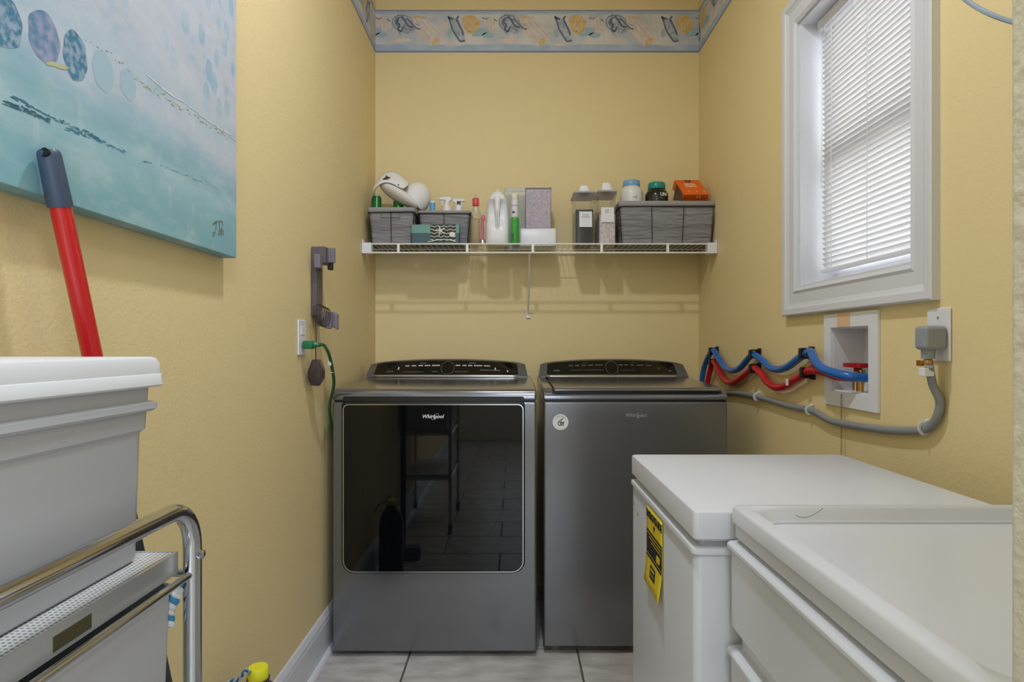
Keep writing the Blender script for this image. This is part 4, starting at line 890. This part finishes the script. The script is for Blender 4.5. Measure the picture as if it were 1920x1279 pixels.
# braided blue and white rope hanging from the cart end
rp = root('braided_rope', (-0.395, 0.728, 0.80), 'short blue and white braided rope hanging at the cart corner', 'rope')
ya, yb_ = P(330, 1096, 0.728), P(312, 1172, 0.728)
for ph, mm in ((0, mat('blue_rope', (58, 140, 186), 0.8)), (2.1, mat('white_rope', (226, 228, 230), 0.8)), (4.2, mat('white_rope', (220, 222, 226), 0.8))):
    pts = []
    for i in range(40):
        t = i/39; c0 = ya.lerp(yb_, t)+Vector((0.002*math.sin(t*7), 0, 0)); a = ph+t*15
        pts.append(c0+Vector((0.0042*math.cos(a), 0.0042*math.sin(a), 0)))
    obj('strand', T(pts, 0.0040, 8), mm, rp)
# mop leaning against the painting
mp_ = root('mop', (-0.54, 1.20, 0), 'red mop pole with dark blue-grey grip leaning on painting', 'mop')
top3 = P(92, 283, 0.855); mid3_t = None
A3 = P(90, 280, 0.860); bot3 = P(393, 1692, 1.20)
lenv = (bot3-A3); gl = (P(115, 388, 0.885)-A3).length
g0 = A3; g1 = A3+lenv.normalized()*gl
obj('pole', T([g1-lenv.normalized()*0.01, bot3], 0.0135, 18), mat('red_pole_paint', (196, 12, 24), 0.28, coat=0.5), mp_)
gr = T([g0, g0+lenv.normalized()*0.003, g0+lenv.normalized()*0.008, g1-lenv.normalized()*0.004, g1], [0.0105, 0.0135, 0.0145, 0.0158, 0.0152], 20)
go = obj('grip', gr, mat('slate_grip', (62, 76, 100), 0.45), mp_)
hq = P(82, 285, 0.848); obj('hang_hole_shade', T([hq, hq+Vector((0.002, 0.012, -0.001))], 0.0065, 14), BLACK, go)  # small black disc for the dark inside the hole, grip not pierced
m_ = (g1-bot3); u0 = (P(230, 915, 1.0).z-bot3.z)/(g1.z-bot3.z)
obj('pole_sleeve', T([bot3+(g1-bot3)*u0, bot3+(g1-bot3)*0.05], 0.0145, 18), mat('dark_slate_sleeve', (44, 50, 62), 0.4), mp_)
obj('mop_head', B(bot3.x-0.05, bot3.x+0.09, bot3.y-0.03, bot3.y+0.03, 0.0, 0.07), mat('grey_mop_sponge', (110, 120, 130), 0.9, bump=(60, 0.5, 0.004)), mp_, bevel=0.01)
# jug on the floor
q = P(484, 1250, 1.46); jz = q.z
jg = root('water_jug', (q.x, 1.46, 0), 'dark round jug with a yellow screw cap against the left baseboard', 'jug')
jr = min(0.060, abs(XL+0.031-q.x)-0.004)
obj('body', L([(jr*0.85, 0), (jr, 0.01), (jr, jz-0.13), (jr*0.85, jz-0.08), (0.032, jz-0.045), (0.026, jz-0.038), (0.026, jz-0.026)], (q.x, 1.46, 0), 28), mat('dark_jug_plastic', (54, 40, 46), 0.15), jg)
obj('cap', L([(0.0225, jz-0.028), (0.0235, jz-0.026), (0.0235, jz-0.004), (0.021, jz), (0.0001, jz)], (q.x, 1.46, 0), 24), mat('yellow_cap', (222, 220, 40), 0.35), jg)
rj = [P(468, 1262, 1.44), P(462, 1257, 1.42), P(455, 1264, 1.42), P(447, 1275, 1.43), P(436, 1277, 1.44), P(425, 1283, 1.45), P(420, 1300, 1.46)]
bm1 = NB(); bm2 = NB()
for ph, bb in ((0, bm1), (PI, bm2)):
    cc = catmull(rj, 6); tube(bb, [p+Vector((0.0022*math.cos(ph+i*0.9), 0, 0.0022*math.sin(ph+i*0.9))) for i, p in enumerate(cc)], 0.0028, 6)
obj('cord_strand', bm1, mat('blue_cord', (40, 96, 140), 0.8), jg); obj('cord_strand', bm2, mat('pale_cord', (170, 196, 210), 0.8), jg)
# ================================================================== THINGS ON THE SHELF
SB = SZ+0.0005
def px(u, d): return (u-CU)/F*d
def pzz(v, d): return CH-(v-CV)/F*d
def basket(u0, u1, v_top, yf, yb, label, wires=2, drop=0.020):
    x0, x1 = px(u0, yf), px(u1, yf); zt = pzz(v_top, yf); tp = 0.016
    t = root('wire_basket', ((x0+x1)/2, (yf+yb)/2, SB), label, 'basket')
    bm = NB(); e = 0.004
    lo = [rloop(x0+tp, x1-tp, yf+tp, yb-tp*0.6, 0.015, 4), rloop(x0+e, x1-e, yf+e, yb-e, 0.015, 4)]
    lin_ = rloop(x0+e+0.006, x1-e-0.006, yf+e+0.006, yb-e-0.006, 0.012, 4)
    secs = []
    nz_ = 14
    for k in range(nz_+1):
        f = k/nz_; wv = 0.0012*math.sin(k*2.1)
        secs.append([(a[0]*(1-f)+b[0]*f+wv*random.uniform(-1, 1), a[1]*(1-f)+b[1]*f+0.0022*math.sin(k*1.9+a[0]*60), SB+0.004+(zt-0.004-SB-0.004)*f) for a, b in zip(*lo)])
    secs.append([(a, b, zt-0.004) for a, b in lin_]); secs.append([(a, b, SB+0.010) for a, b in rloop(x0+tp+0.006, x1-tp-0.006, yf+tp+0.006, yb-tp-0.004, 0.012, 4)])
    loft(bm, secs)
    ln = obj('liner', bm, LINER, t)
    # folded cuff hanging over the rim
    cu = [[(a, b, z) for a, b in rloop(x0-o_, x1+o_, yf-o_, yb+o_, 0.018, 5)] for o_, z in ((0.0012, zt-drop), (0.0028, zt-drop*0.6), (0.0030, zt-0.004), (0.0006, zt), (-0.006, zt), (-0.008, zt-0.006))]
    for row in cu[:1]:
        for i, p_ in enumerate(row): row[i] = (p_[0], p_[1], p_[2]+0.0025*math.sin(p_[0]*55+p_[1]*40))
    obj('cuff', loft(NB(), cu, cap0=False, cap1=False), CUFF, ln, solid=0.0015)
    r0 = 0.0017
    def rim(z, f, r): 
        lp = [(a[0]*(1-f)+b[0]*f, a[1]*(1-f)+b[1]*f) for a, b in zip(rloop(x0+tp-0.003, x1-tp+0.003, yf+tp-0.004, yb-tp*0.6+0.003, 0.016, 4), rloop(x0-0.001, x1+0.001, yf-0.001, yb+0.001, 0.016, 4))]
        obj('rim_wire', T([(a, b, z) for a, b in lp], r, 6, closed=True), WIREK, t)
    rim(SB+0.003, 0.0, 0.0022); rim(zt-drop-0.003, 0.82, 0.0015)
    for k in range(1, wires+1):
        f = k/(wires+1); xx = x0+(x1-x0)*f; xb_ = x0+tp+(x1-x0-2*tp)*f
        obj('wire', T([(xx, yf-0.001, zt-drop-0.001), (xb_, yf+tp-0.005, SB+0.002)], r0, 6), WIREK, t)
    for xt, xb_ in ((x0+0.001, x0+tp), (x1-0.001, x1-tp)):
        obj('wire', T([(xt, yf+0.003, zt-drop-0.001), (xb_, yf+tp-0.002, SB+0.002)], r0, 6), WIREK, t)
    return t, x0, x1, zt
D1 = 2.895
t1, bx0, bx1, bzt = basket(689, 777, 389, D1, 3.125, 'small grey lined wire basket at left end of the shelf', 1)
obj('handle_wire', T([(px(715, D1), D1-0.005, pzz(402, D1)), (px(715, D1), D1-0.005, pzz(409, D1)), (px(750, D1), D1-0.005, pzz(409, D1)), (px(750, D1), D1-0.005, pzz(402, D1))], 0.0012, 6), WIREK, t1)
t2, cx0, cx1, czt = basket(783, 882, 395, 2.955, 3.125, 'mid-sized grey wire basket behind the teal box', 1, 0.012)
t3, rx0, rx1, rzt = basket(1161, 1343, 377, D1, 3.125, 'long grey lined wire basket at right end of the shelf', 2, 0.022)
# teal box with net, starfish and shell
x0, x1 = px(771, 2.885), px(861, 2.885); zt = pzz(421, 2.885); zm = pzz(437, 2.885)
tb = root('gift_box', ((x0+x1)/2, 2.91, SB), 'flat teal two-tone box with black net, starfish and shell trim', 'box')
obj('box_body', stack_z([(x0, x1, 2.885, 2.945, SB, 0.006), (x0, x1, 2.885, 2.945, zm, 0.006)]), mat('dark_teal_card', (66, 96, 106), 0.5), tb)
obj('box_lid', stack_z([(x0-0.001, x1+0.001, 2.884, 2.946, zm, 0.007), (x0-0.001, x1+0.001, 2.884, 2.946, zt-0.002, 0.007), (x0+0.001, x1-0.001, 2.886, 2.944, zt, 0.006)]), mat('teal_card', (112, 158, 152), 0.5), tb)
nx0, nx1 = px(807, 2.885), px(855, 2.885)
nb = obj('net_band', B(nx0, nx1, 2.8822, 2.884, SB+0.010, zt-0.001), mat('charcoal_net_backing', (60, 66, 64), 0.8), tb)
CRM = mat('cream_shell', (232, 228, 216), 0.7)
for k in range(5):
    zz = SB+0.016+k*0.0155
    obj('net_cord', T([(nx0+(nx1-nx0)*i/16, 2.8812, zz+0.003*math.sin(i*PI/2+PI/4)) for i in range(17)], 0.0017, 5), CRM, nb)
qx, qz = px(826, 2.88), pzz(433, 2.88)
for k in range(5):
    a = math.radians(90+72*k+18); obj('starfish_arm', T([(qx, 2.878, qz), (qx+0.024*math.cos(a), 2.879, qz+0.024*math.sin(a))], [0.0042, 0.0016], 8), CRM, nb)
qx, qz = px(848, 2.88), pzz(440, 2.88)
obj('scallop_shell', ellipsoid((qx, 2.8795, qz), 0.014, 0.003, 0.012), CRM, nb)
obj('rope_trim', T(catmull([(nx0-0.012, 2.880, SB+0.006), (px(822, 2.88), 2.880, SB+0.016), (px(838, 2.88), 2.880, SB+0.017), (nx1, 2.880, SB+0.009)], 6), 0.002, 6), CRM, nb)
# white cap lying on the left basket
WHF = mat('white_cap_fabric', (232, 230, 228), 0.85, bump=(200, 0.2, 0.002)); WHB = mat('white_brim_fabric', (222, 219, 212), 0.85)
hc = root('cap', (px(752, 2.97), 2.97, bzt), 'white cap with a small dark emblem lying on the left basket', 'hat')
hd = 2.97
M = Matrix.Rotation(math.radians(38), 4, 'Y')
obj('crown', ellipsoid((px(775, hd), hd+0.03, pzz(372, hd)), 0.070, 0.075, 0.086, M @ Matrix.Rotation(math.radians(0), 4, 'X'), 24, 16, zmin=-0.25), WHF, hc, solid=0.002)
M = Matrix.Rotation(math.radians(31), 4, 'Y')
obj('brim', ellipsoid((px(750, hd), hd-0.035, pzz(370, hd)), 0.104, 0.050, 0.026, M @ Matrix.Rotation(math.radians(-18), 4, 'X'), 28, 14), WHB, hc)
low = catmull([(699, 371), (702, 358), (711, 346), (722, 342), (736, 344), (748, 351), (760, 353), (766, 348)], 4)[:0] if False else None
def cv2(pts, n=20):
    q = catmull([(a, b, 0) for a, b in pts], 6); return [q[round(i*(len(q)-1)/n)] for i in range(n+1)]
lo_ = cv2([(698, 372), (701, 359), (710, 348), (722, 343), (735, 345), (746, 351), (757, 354), (765, 348)])
hi_ = cv2([(698, 366), (701, 352), (708, 337), (719, 326), (734, 322), (749, 327), (760, 336), (767, 344)])
bm = NB(); rows = []
for a, b in zip(lo_, hi_):
    row = []
    for j in range(8):
        f = j/7; dd = hd-0.070+0.075*f**1.4; u = a.x*(1-f)+b.x*f; v = a.y*(1-f)+b.y*f-2.0*math.sin(PI*f)
        row.append(bm.verts.new(P(u, v, dd)))
    rows.append(row)
for ra_, rb_ in zip(rows, rows[1:]):
    for j in range(7): bm.faces.new((ra_[j], rb_[j], rb_[j+1], ra_[j+1]))
bd = obj('front_panel', bm, WHF, hc, solid=0.004)
obj('panel_edge', T([P(a.x, a.y, hd-0.073) for a in lo_], 0.0017, 6), VDK, bd)
obj('snap', L([(0.0001, 0), (0.004, 0), (0.003, 0.002), (0.0001, 0.002)], tuple(P(747, 346.5, hd-0.071)), 12, axis=(0, -1, 0)), GREYPRINT, bd)
EM = mat('maroon_emblem', (70, 34, 52), 0.7)
qq = P(725, 333, hd-0.062); ex, ez, ey = qq.x, qq.z, qq.y
obj('emblem', extrude_poly(NB(), [(ex-0.020, ey, ez-0.010), (ex-0.012, ey, ez-0.001), (ex-0.006, ey, ez+0.002), (ex-0.002, ey, ez+0.012), (ex+0.006, ey, ez+0.004), (ex+0.018, ey, ez+0.001), (ex+0.006, ey, ez-0.002), (ex+0.010, ey, ez-0.008), (ex+0.002, ey, ez-0.013), (ex-0.008, ey, ez-0.010)], (0, 0.006, 0)), EM, bd, smooth=False)
# green cans in the left basket
GC = mat('green_can', (34, 112, 52), 0.3, metal=0.2)
for u, vt, s, d_ in ((706, 369, 'leftmost in the left basket, white topped', 2.965), (747, 375, 'under the cap brim in the left basket', 2.965)):
    x = px(u, d_); zt = pzz(vt, d_)
    o = root('spray_can', (x, d_, SB+0.01), 'green can '+s, 'can', 'green cans in the left basket')
    obj('body', L([(0.024, 0), (0.024, zt-SB-0.020), (0.0205, zt-SB-0.012), (0.0205, zt-SB-0.010)], (x, d_, SB+0.01), 20), GC, o)
    obj('cap', L([(0.0175, 0), (0.0175, 0.008 if u < 720 else 0.003), (0.015, 0.010 if u < 720 else 0.004)], (x, d_, zt-0.001), 20), WHITE if u < 720 else GC, o)
# bottles in the middle basket
x = px(811, 2.99); zt = pzz(379, 2.99)
o = root('small_bottle', (x, 2.99, SB+0.01), 'small bottle with a bright blue label in the middle basket', 'bottle')
obj('body', L([(0.013, 0), (0.013, zt-SB-0.018), (0.010, zt-SB-0.012)], (x, 2.99, SB+0.01), 16), mat('sky_blue_label', (84, 164, 212), 0.4), o)
obj('cap', L([(0.0105, 0), (0.0115, 0.002), (0.0115, 0.009), (0.009, 0.011)], (x, 2.99, zt-0.006), 16), WHITE, o)
def sprayer(u, v, d_, flip, label, mm=WHITE, trig=True):
    x = px(u, d_); z = pzz(v, d_); s = flip
    o = root('spray_bottle', (x, d_, SB+0.01), label, 'bottle')
    obj('body', L([(0.022, 0), (0.024, 0.004), (0.024, z-SB-0.062), (0.012, z-SB-0.036), (0.012, z-SB-0.03)], (x, d_, SB+0.01), 16), mat('milky_bottle', (226, 222, 212), 0.35), o)
    obj('collar', L([(0.0125, 0), (0.0135, 0.002), (0.0135, 0.013), (0.010, 0.016)], (x, d_, z-0.034), 16), mm, o)
    hd_ = obj('spray_head', loft(NB(), [[(x+s*a, d_+e, z+b) for a, b in ((-0.022, -0.010), (-0.024, -0.002), (-0.012, 0.004), (0.030, 0.001), (0.038, -0.004), (0.036, -0.010), (0.006, -0.012), (0.004, -0.020), (-0.010, -0.020))] for e in (-0.008, 0.008)]), mm, o, bevel=0.002)
    obj('trigger', T(catmull([(x+s*0.018, d_, z-0.010), (x+s*0.023, d_, z-0.020), (x+s*0.020, d_, z-0.030), (x+s*0.026, d_, z-0.038)], 4), 0.0035, 8), mm, hd_)
sprayer(838, 371, 3.00, -1, 'white trigger spray bottle, left of the pair in the middle basket')
sprayer(858, 374, 3.03, 1, 'white trigger spray bottle, right of the pair in the middle basket')
x = px(860, 2.985); zt = pzz(380, 2.985)
o = root('small_bottle', (x, 2.985, SB+0.01), 'small bottle with a dark square cap below the spray nozzles', 'bottle')
obj('body', L([(0.016, 0), (0.016, zt-SB-0.03), (0.008, zt-SB-0.02)], (x, 2.985, SB+0.01), 16), WHITE, o)
obj('cap', B(x-0.008, x+0.008, 2.977, 2.993, zt-0.012, zt+0.006), mat('dark_green_cap', (24, 48, 48), 0.4), o, bevel=0.002)
# clear bottle with red cap
d_ = 2.93; x = px(892, d_); H = pzz(371, d_)-SB
o = root('clear_bottle', (x, d_, SB), 'tall clear plastic bottle with a red cap', 'bottle')
obj('body', L([(0.022, 0), (0.0245, 0.004), (0.0245, H*0.60), (0.022, H*0.66), (0.012, H*0.82), (0.011, H*0.86)], (x, d_, SB), 22), CLEAR, o)
obj('liquid', L([(0.021, 0.002), (0.0232, 0.006), (0.0232, H*0.55)], (x, d_, SB), 22), clear_mat('amber_liquid', (206, 176, 128), 0.45), o)
obj('cap', L([(0.0150, H*0.83), (0.0155, H*0.84), (0.0155, H*0.97), (0.012, H*0.99)], (x, d_, SB), 20), mat('coral_red_cap', (214, 72, 84), 0.35), o)
obj('cap_tip', L([(0.007, H*0.985), (0.006, H*1.06), (0.003, H*1.08)], (x, d_, SB), 14), CLEAR, o)
d_ = 2.915; x = px(905, d_); 
o = root('pink_tool', (x, d_, SB), 'small pink and silver pump dispenser beside the red-capped bottle', 'dispenser')
PK = mat('pink_plastic', (206, 110, 122), 0.4)
obj('base', L([(0.013, 0), (0.013, 0.018), (0.009, 0.024)], (x, d_, SB), 14), SILVER, o)
obj('stem', T([(x, d_, SB+0.02), (x-0.001, d_, SB+0.115)], [0.008, 0.0065], 10), PK, o)
obj('head', ellipsoid((x+0.002, d_, SB+0.122), 0.011, 0.009, 0.017), PK, o)
obj('metal_arm', T(catmull([(x-0.008, d_, SB+0.02), (x-0.012, d_, SB+0.09), (x-0.006, d_, SB+0.15)], 5), 0.003, 8), SILVER, o)
# white detergent jug with central handle
d_ = 2.93; H = pzz(356, d_)-SB
o = root('detergent_jug', (px(933, d_), d_, SB), 'white detergent jug with a central handle and pointed top', 'jug')
JW = mat('white_jug_plastic', (230, 231, 234), 0.35)
cx0_ = px(933, d_)
secs = []
for f, wl, fr, bk in ((0.0, .052, -.046, .04), (0.02, .055, -.050, .043), (0.24, .054, -.049, .043), (0.34, .0535, -.040, .043), (0.44, .053, -.022, .043), (0.62, .051, -.018, .042), (0.74, .048, -.026, .040), (0.80, .044, -.042, .038), (0.86, .036, -.042, .034), (0.92, .024, -.030, .026), (0.96, .014, -.018, .016)):
    secs.append((cx0_-wl, cx0_+wl, d_+fr, d_+bk, SB+H*f, min(wl, (bk-fr)/2)*0.7))
bo = obj('body', stack_z(secs, 6), JW, o)
obj('handle', T(catmull([(cx0_, d_-0.038, SB+H*0.82), (cx0_, d_-0.048, SB+H*0.74), (cx0_, d_-0.050, SB+H*0.55), (cx0_, d_-0.046, SB+H*0.36), (cx0_, d_-0.040, SB+H*0.26)], 6), [0.016]*6+[0.013]*6+[0.010]*6+[0.010]*6+[0.012], 14), JW, bo)
obj('spout', L([(0.013, H*0.95), (0.009, H*0.97), (0.006, H*1.0), (0.003, H*1.01)], (cx0_, d_, SB), 16), JW, bo)
obj('handle_seam', B(cx0_-0.0012, cx0_+0.0012, d_-0.0615, d_-0.0590, SB+H*0.30, SB+H*0.62), mat('seam_grey', (150, 152, 158), 0.5), bo, smooth=False)
# slim green bottle
d_ = 2.895; x = px(965, d_); H = pzz(363, d_)-SB
o = root('slim_bottle', (x, d_, SB), 'slim bottle with green liquid below and white label above', 'bottle')
obj('green_body', L([(0.018, 0), (0.020, 0.003), (0.020, H*0.50), (0.018, H*0.52)], (x, d_, SB), 20), mat('bright_green_liquid', (62, 160, 62), 0.15), o)
nk = obj('label_neck', L([(0.0165, H*0.52), (0.0165, H*0.86), (0.013, H*0.88)], (x, d_, SB), 20), mat('white_label', (214, 212, 216), 0.4), o)
obj('dark_mark', B(x-0.012, x+0.001, d_-0.0172, d_-0.0150, SB+H*0.60, SB+H*0.635), NAVY, nk)
obj('neck_band', L([(0.0168, H*0.745), (0.0168, H*0.755)], (x, d_, SB), 20), GREYPRINT, nk)
obj('cap', L([(0.014, H*0.88), (0.015, H*0.89), (0.015, H*0.98), (0.011, H)], (x, d_, SB), 18), mat('cream_cap', (232, 230, 206), 0.4), o)
obj('dark_mark', B(x-0.014, x-0.006, d_-0.0206, d_-0.0180, SB+H*0.08, SB+H*0.20), mat('deep_green_print', (16, 60, 30), 0.4), o)
# flat white box with containers on it
d_ = 2.945; x0, x1 = px(974, d_), px(1044, d_); zt = pzz(428, d_)
o = obj('lidded_box', stack_z([(x0+0.003, x1-0.003, d_, 3.04, SB, 0.010), (x0, x1, d_-0.001, 3.042, SB+0.004, 0.012), (x0, x1, d_-0.001, 3.042, zt-0.006, 0.012), (x0+0.005, x1-0.005, d_+0.004, 3.037, zt, 0.010)]), WHITE, label='low flat white box under the speckled clear bin', cat='box', loc=((x0+x1)/2, 2.99, SB))
SPK = mat('speckled_powder', (206, 190, 196), 0.7, vary=((176, 168, 198), 120, 0.44, 0.60), bump=(90, 0.4, 0.004))
SPK2 = mat('pink_powder', (214, 196, 190), 0.7, vary=((196, 178, 186), 60, 0.4, 0.6))
x0, x1 = px(985, 2.96), px(1034, 2.96); zb_ = zt+0.001; ztt = pzz(352, 2.96)
o = root('clear_bin', ((x0+x1)/2, 3.0, zb_), 'square clear bin of speckled beads on the flat white box', 'bin')
obj('shell', B(x0, x1, 2.96, 3.035, zb_, ztt), CLEAR, o, bevel=0.003)
obj('beads', B(x0+0.003, x1-0.003, 2.963, 3.032, zb_+0.003, ztt-0.006), SPK, o, bevel=0.003)
obj('lid', B(x0-0.001, x1+0.001, 2.959, 3.036, ztt-0.001, ztt+0.003), clear_mat('frosted_lid', (220, 226, 232), 0.5), o, bevel=0.001)
d2 = 3.05; x0, x1 = px(946, d2), px(1003, d2); zb2 = SB; ztt = pzz(352, d2)
o = root('clear_bin', ((x0+x1)/2, d2+0.02, zb2), 'tall pale clear bin behind the slim green bottle', 'bin')
obj('shell', B(x0, x1, d2, d2+0.085, zb2, ztt), clear_mat('pale_blue_plastic', (204, 216, 220), 0.4), o, bevel=0.003)
obj('powder', B(x0+0.004, x1-0.004, d2+0.004, d2+0.080, zb2+0.003, zb2+(ztt-zb2)*0.45), SPK2, o)
# pantry style dispensers
def dispenser(u0, u1, vtop, vlid, vfill, mfill, label, lab_):
    d_ = 2.905; x0, x1 = px(u0, d_), px(u1, d_); zl = pzz(vlid, d_); zf = pzz(vfill, d_); ztp = pzz(vtop, d_); yb_ = d_+0.17
    o = root('detergent_dispenser', ((x0+x1)/2, d_+0.06, SB), label, 'container')
    i = 0.006
    obj('shell', stack_z([(x0+i, x1-i, d_, yb_, SB, 0.008), (x0+i, x1-i, d_, yb_, zl-0.026, 0.008), (x0, x1, d_-0.003, yb_+0.003, zl-0.022, 0.010), (x0, x1, d_-0.003, yb_+0.003, zl-0.004, 0.010)]), CLEAR, o)
    obj('contents', stack_z([(x0+i+0.002, x1-i-0.002, d_+0.002, yb_-0.002, SB+0.002, 0.006), (x0+i+0.002, x1-i-0.002, d_+0.002, yb_-0.002, zf, 0.006)]), mfill, o)
    li = obj('lid', stack_z([(x0-0.003, x1+0.003, d_-0.005, yb_+0.005, zl-0.005, 0.010), (x0-0.003, x1+0.003, d_-0.005, yb_+0.005, zl-0.001, 0.010), (x0+0.002, x1-0.002, d_, yb_, zl+0.003, 0.008)]), trans_mat('frosted_grey_lid', (226, 224, 224), 0.5), o)
    cxm = (x0+x1)/2
    obj('pour_spout', stack_z([(cxm-0.028, cxm+0.026, d_+0.005, d_+0.06, zl+0.003, 0.012), (cxm-0.025, cxm+0.022, d_+0.008, d_+0.057, (zl+ztp)/2, 0.012), (cxm-0.020, cxm+0.016, d_+0.012, d_+0.053, ztp-0.001, 0.010), (cxm-0.016, cxm+0.012, d_+0.016, d_+0.050, ztp, 0.010)]), WHITE, li)
    obj('side_latch', B(x0-0.006, x0-0.002, d_+0.01, d_+0.05, zl-0.022, zl-0.004), CLEAR, li, bevel=0.001)
    a, b, c, e = lab_
    lb_ = obj('label', B(px(a, d_), px(b, d_), d_-0.0045, d_-0.0035, pzz(e, d_), pzz(c, d_)), mat('paper_label', (224, 226, 232), 0.6), o, smooth=False)
    return o, lb_, d_
o, lb_, d_ = dispenser(1077, 1116, 346, 359, 393, mat('dark_blue_detergent', (14, 15, 26), 0.2), 'clear dispenser half full of near-black liquid with a white label', (1086, 1110, 397, 426))
text('label_text', 'laundry\ndetergent', 0.010, (px(1098, d_), d_-0.0048, pzz(405, d_)), (1, 0, 0), (0, 0, 1), GREYPRINT, lb_)
o, lb_, d_ = dispenser(1121, 1157, 341, 357, 402, mat('white_beads', (222, 214, 216), 0.6, vary=((198, 182, 186), 90, 0.45, 0.6), bump=(120, 0.4, 0.003)), 'clear dispenser of white powder with a white label, beside right basket', (1127, 1151, 389, 417))
text('label_text', 'scent\nbeads', 0.009, (px(1138, d_), d_-0.0048, pzz(396, d_)), (1, 0, 0), (0, 0, 1), GREYPRINT, lb_)
# jars in the right basket
def jar(u, r, vt, vl, body, lidm, label):
    d_ = 3.0; x = px(u, d_); zt = pzz(vt, d_); zl = pzz(vl, d_); h = zl-SB-0.012
    o = root('jar', (x, d_, SB+0.012), label, 'jar')
    b = obj('body', L([(r*0.9, 0), (r, 0.006), (r, h-0.034), (r*0.97, h-0.020), (r*0.84, h-0.008), (r*0.72, h), (r*0.70, h+0.004)], (x, d_, SB+0.012), 30), body, o)
    obj('lid', L([(r*0.74, h+0.002), (r*0.76, h+0.004), (r*0.74, zt-SB-0.016), (r*0.68, zt-SB-0.012), (0.0001, zt-SB-0.012)], (x, d_, SB+0.012), 30), lidm, o)
    return b, x, d_
b, x, d_ = jar(1184, 0.054, 340, 352, mat('white_jar_plastic', (226, 226, 222), 0.3), mat('pale_blue_lid', (120, 168, 212), 0.3), 'white jar with a pale blue lid in the right basket')
text('lettering', '~c', 0.020, (x+0.006, d_-0.0548, pzz(374, d_)), (1, 0, 0), (0, 0, 1), mat('grey_lettering', (90, 96, 100), 0.5), b)
b, x, d_ = jar(1231, 0.055, 344, 357, mat('near_black_jar', (34, 34, 30), 0.2), mat('teal_lid', (22, 140, 134), 0.3), 'near-black jar with a teal lid in the right basket')
text('lettering', 'UN', 0.022, (x+0.020, d_-0.0530, pzz(369.5, d_)), (1, 0.25, 0), (0, 0, 1), WHITEPRINT, b, bold=0.0008)
text('lettering', '-----', 0.009, (x+0.008, d_-0.0560, pzz(375.5, d_)), (1, 0.1, 0), (0, 0, 1), WHITEPRINT, b)
# orange box tipped back in the basket
ORN = mat('orange_card', (232, 104, 28), 0.45)
ang = math.radians(-52)
bw, bh, bd = 0.116, 0.120, 0.050
fl_ = Vector((px(1283, 2.935), 2.935, pzz(365, 2.935)))
o = root('orange_box', (fl_.x+bw/2, 2.97, SB+0.02), 'bright orange cardboard box tipped back in the right basket', 'box')
e1 = Vector((1, 0, 0)); e2 = Vector((-0.22, 0.62, 0.72)).normalized(); e3 = e1.cross(e2).normalized()   # across, up the face, out of the face
c_ = lambda a, b, c: fl_+e1*a+e2*b+e3*c
bm = NB(); vs = [bm.verts.new(c_(a, b, c)) for a in (0, bw) for b in (0, bh) for c in (-bd, 0)]
for f in ((0,1,3,2),(4,6,7,5),(0,4,5,1),(2,3,7,6),(0,2,6,4),(1,5,7,3)): bm.faces.new([vs[i] for i in f])
ca = obj('carton', bm, ORN, o, smooth=False, bevel=0.001)
text('lettering', 'DRYER\nSHEETS', 0.0165, c_(bw*0.5, bh*0.62, 0.0006), e1, e2, mat('pale_orange_print', (248, 214, 180), 0.5), ca, bold=0.0006)
DKB = mat('dark_brown_print', (74, 44, 34), 0.5)
bm = NB(); bm.faces.new([bm.verts.new(c_(bw*0.38+0.03*a, bh*0.86+0.022*b*1.0, 0.0006)) for a, b in ((0, 0), (0.5, -0.25), (1, 0), (1, 0.7), (0, 0.7))]); em = obj('badge', bm, DKB, ca, smooth=False)
text('badge_lettering', '==', 0.011, c_(bw*0.38+0.015, bh*0.86+0.006, 0.0009), e1, e2, WHITEPRINT, em)
for k in range(3):
    bm = NB(); bm.faces.new([bm.verts.new(c_(bw*0.4+0.035*(k-0.5)+a, bh*0.16+b, 0.0006)) for a, b in ((0, 0), (0.010, 0), (0.010, 0.013), (0, 0.013))]); obj('printed_patch', bm, mat('print', (244, 160, 90), 0.5), ca, smooth=False)
p0, p1, p2, p3 = Vector((px(1262, 2.95), 2.95, pzz(376, 2.95))), Vector((px(1281, 2.945), 2.945, pzz(376, 2.945))), c_(-0.002, bh*0.35, -0.001), c_(-0.002, bh*0.75, -0.001)
bm = NB(); bm.faces.new([bm.verts.new(p) for p in (p0, p1, p2, p3)]); obj('open_flap', bm, DKB, o, smooth=False, solid=0.0015)
e4 = -e3
text('lettering', 'II II', 0.016, c_(bw*0.6, -0.0006, -0.014), e1, e3, mat('cream_print', (240, 200, 160), 0.5), ca, bold=0.0006)
# tan card tip standing in the basket's far corner
x = px(1337, 3.03)
obj('card_tip', extrude_poly(NB(), [(x-0.018, 3.03, SB+0.10), (x+0.014, 3.03, SB+0.10), (x+0.004, 3.03, pzz(355, 3.03))], (0, 0.004, 0)), mat('tan_card', (186, 146, 100), 0.7), label='tan cardboard tip poking up behind the orange box', cat='card', loc=(x, 3.03, SB+0.10))
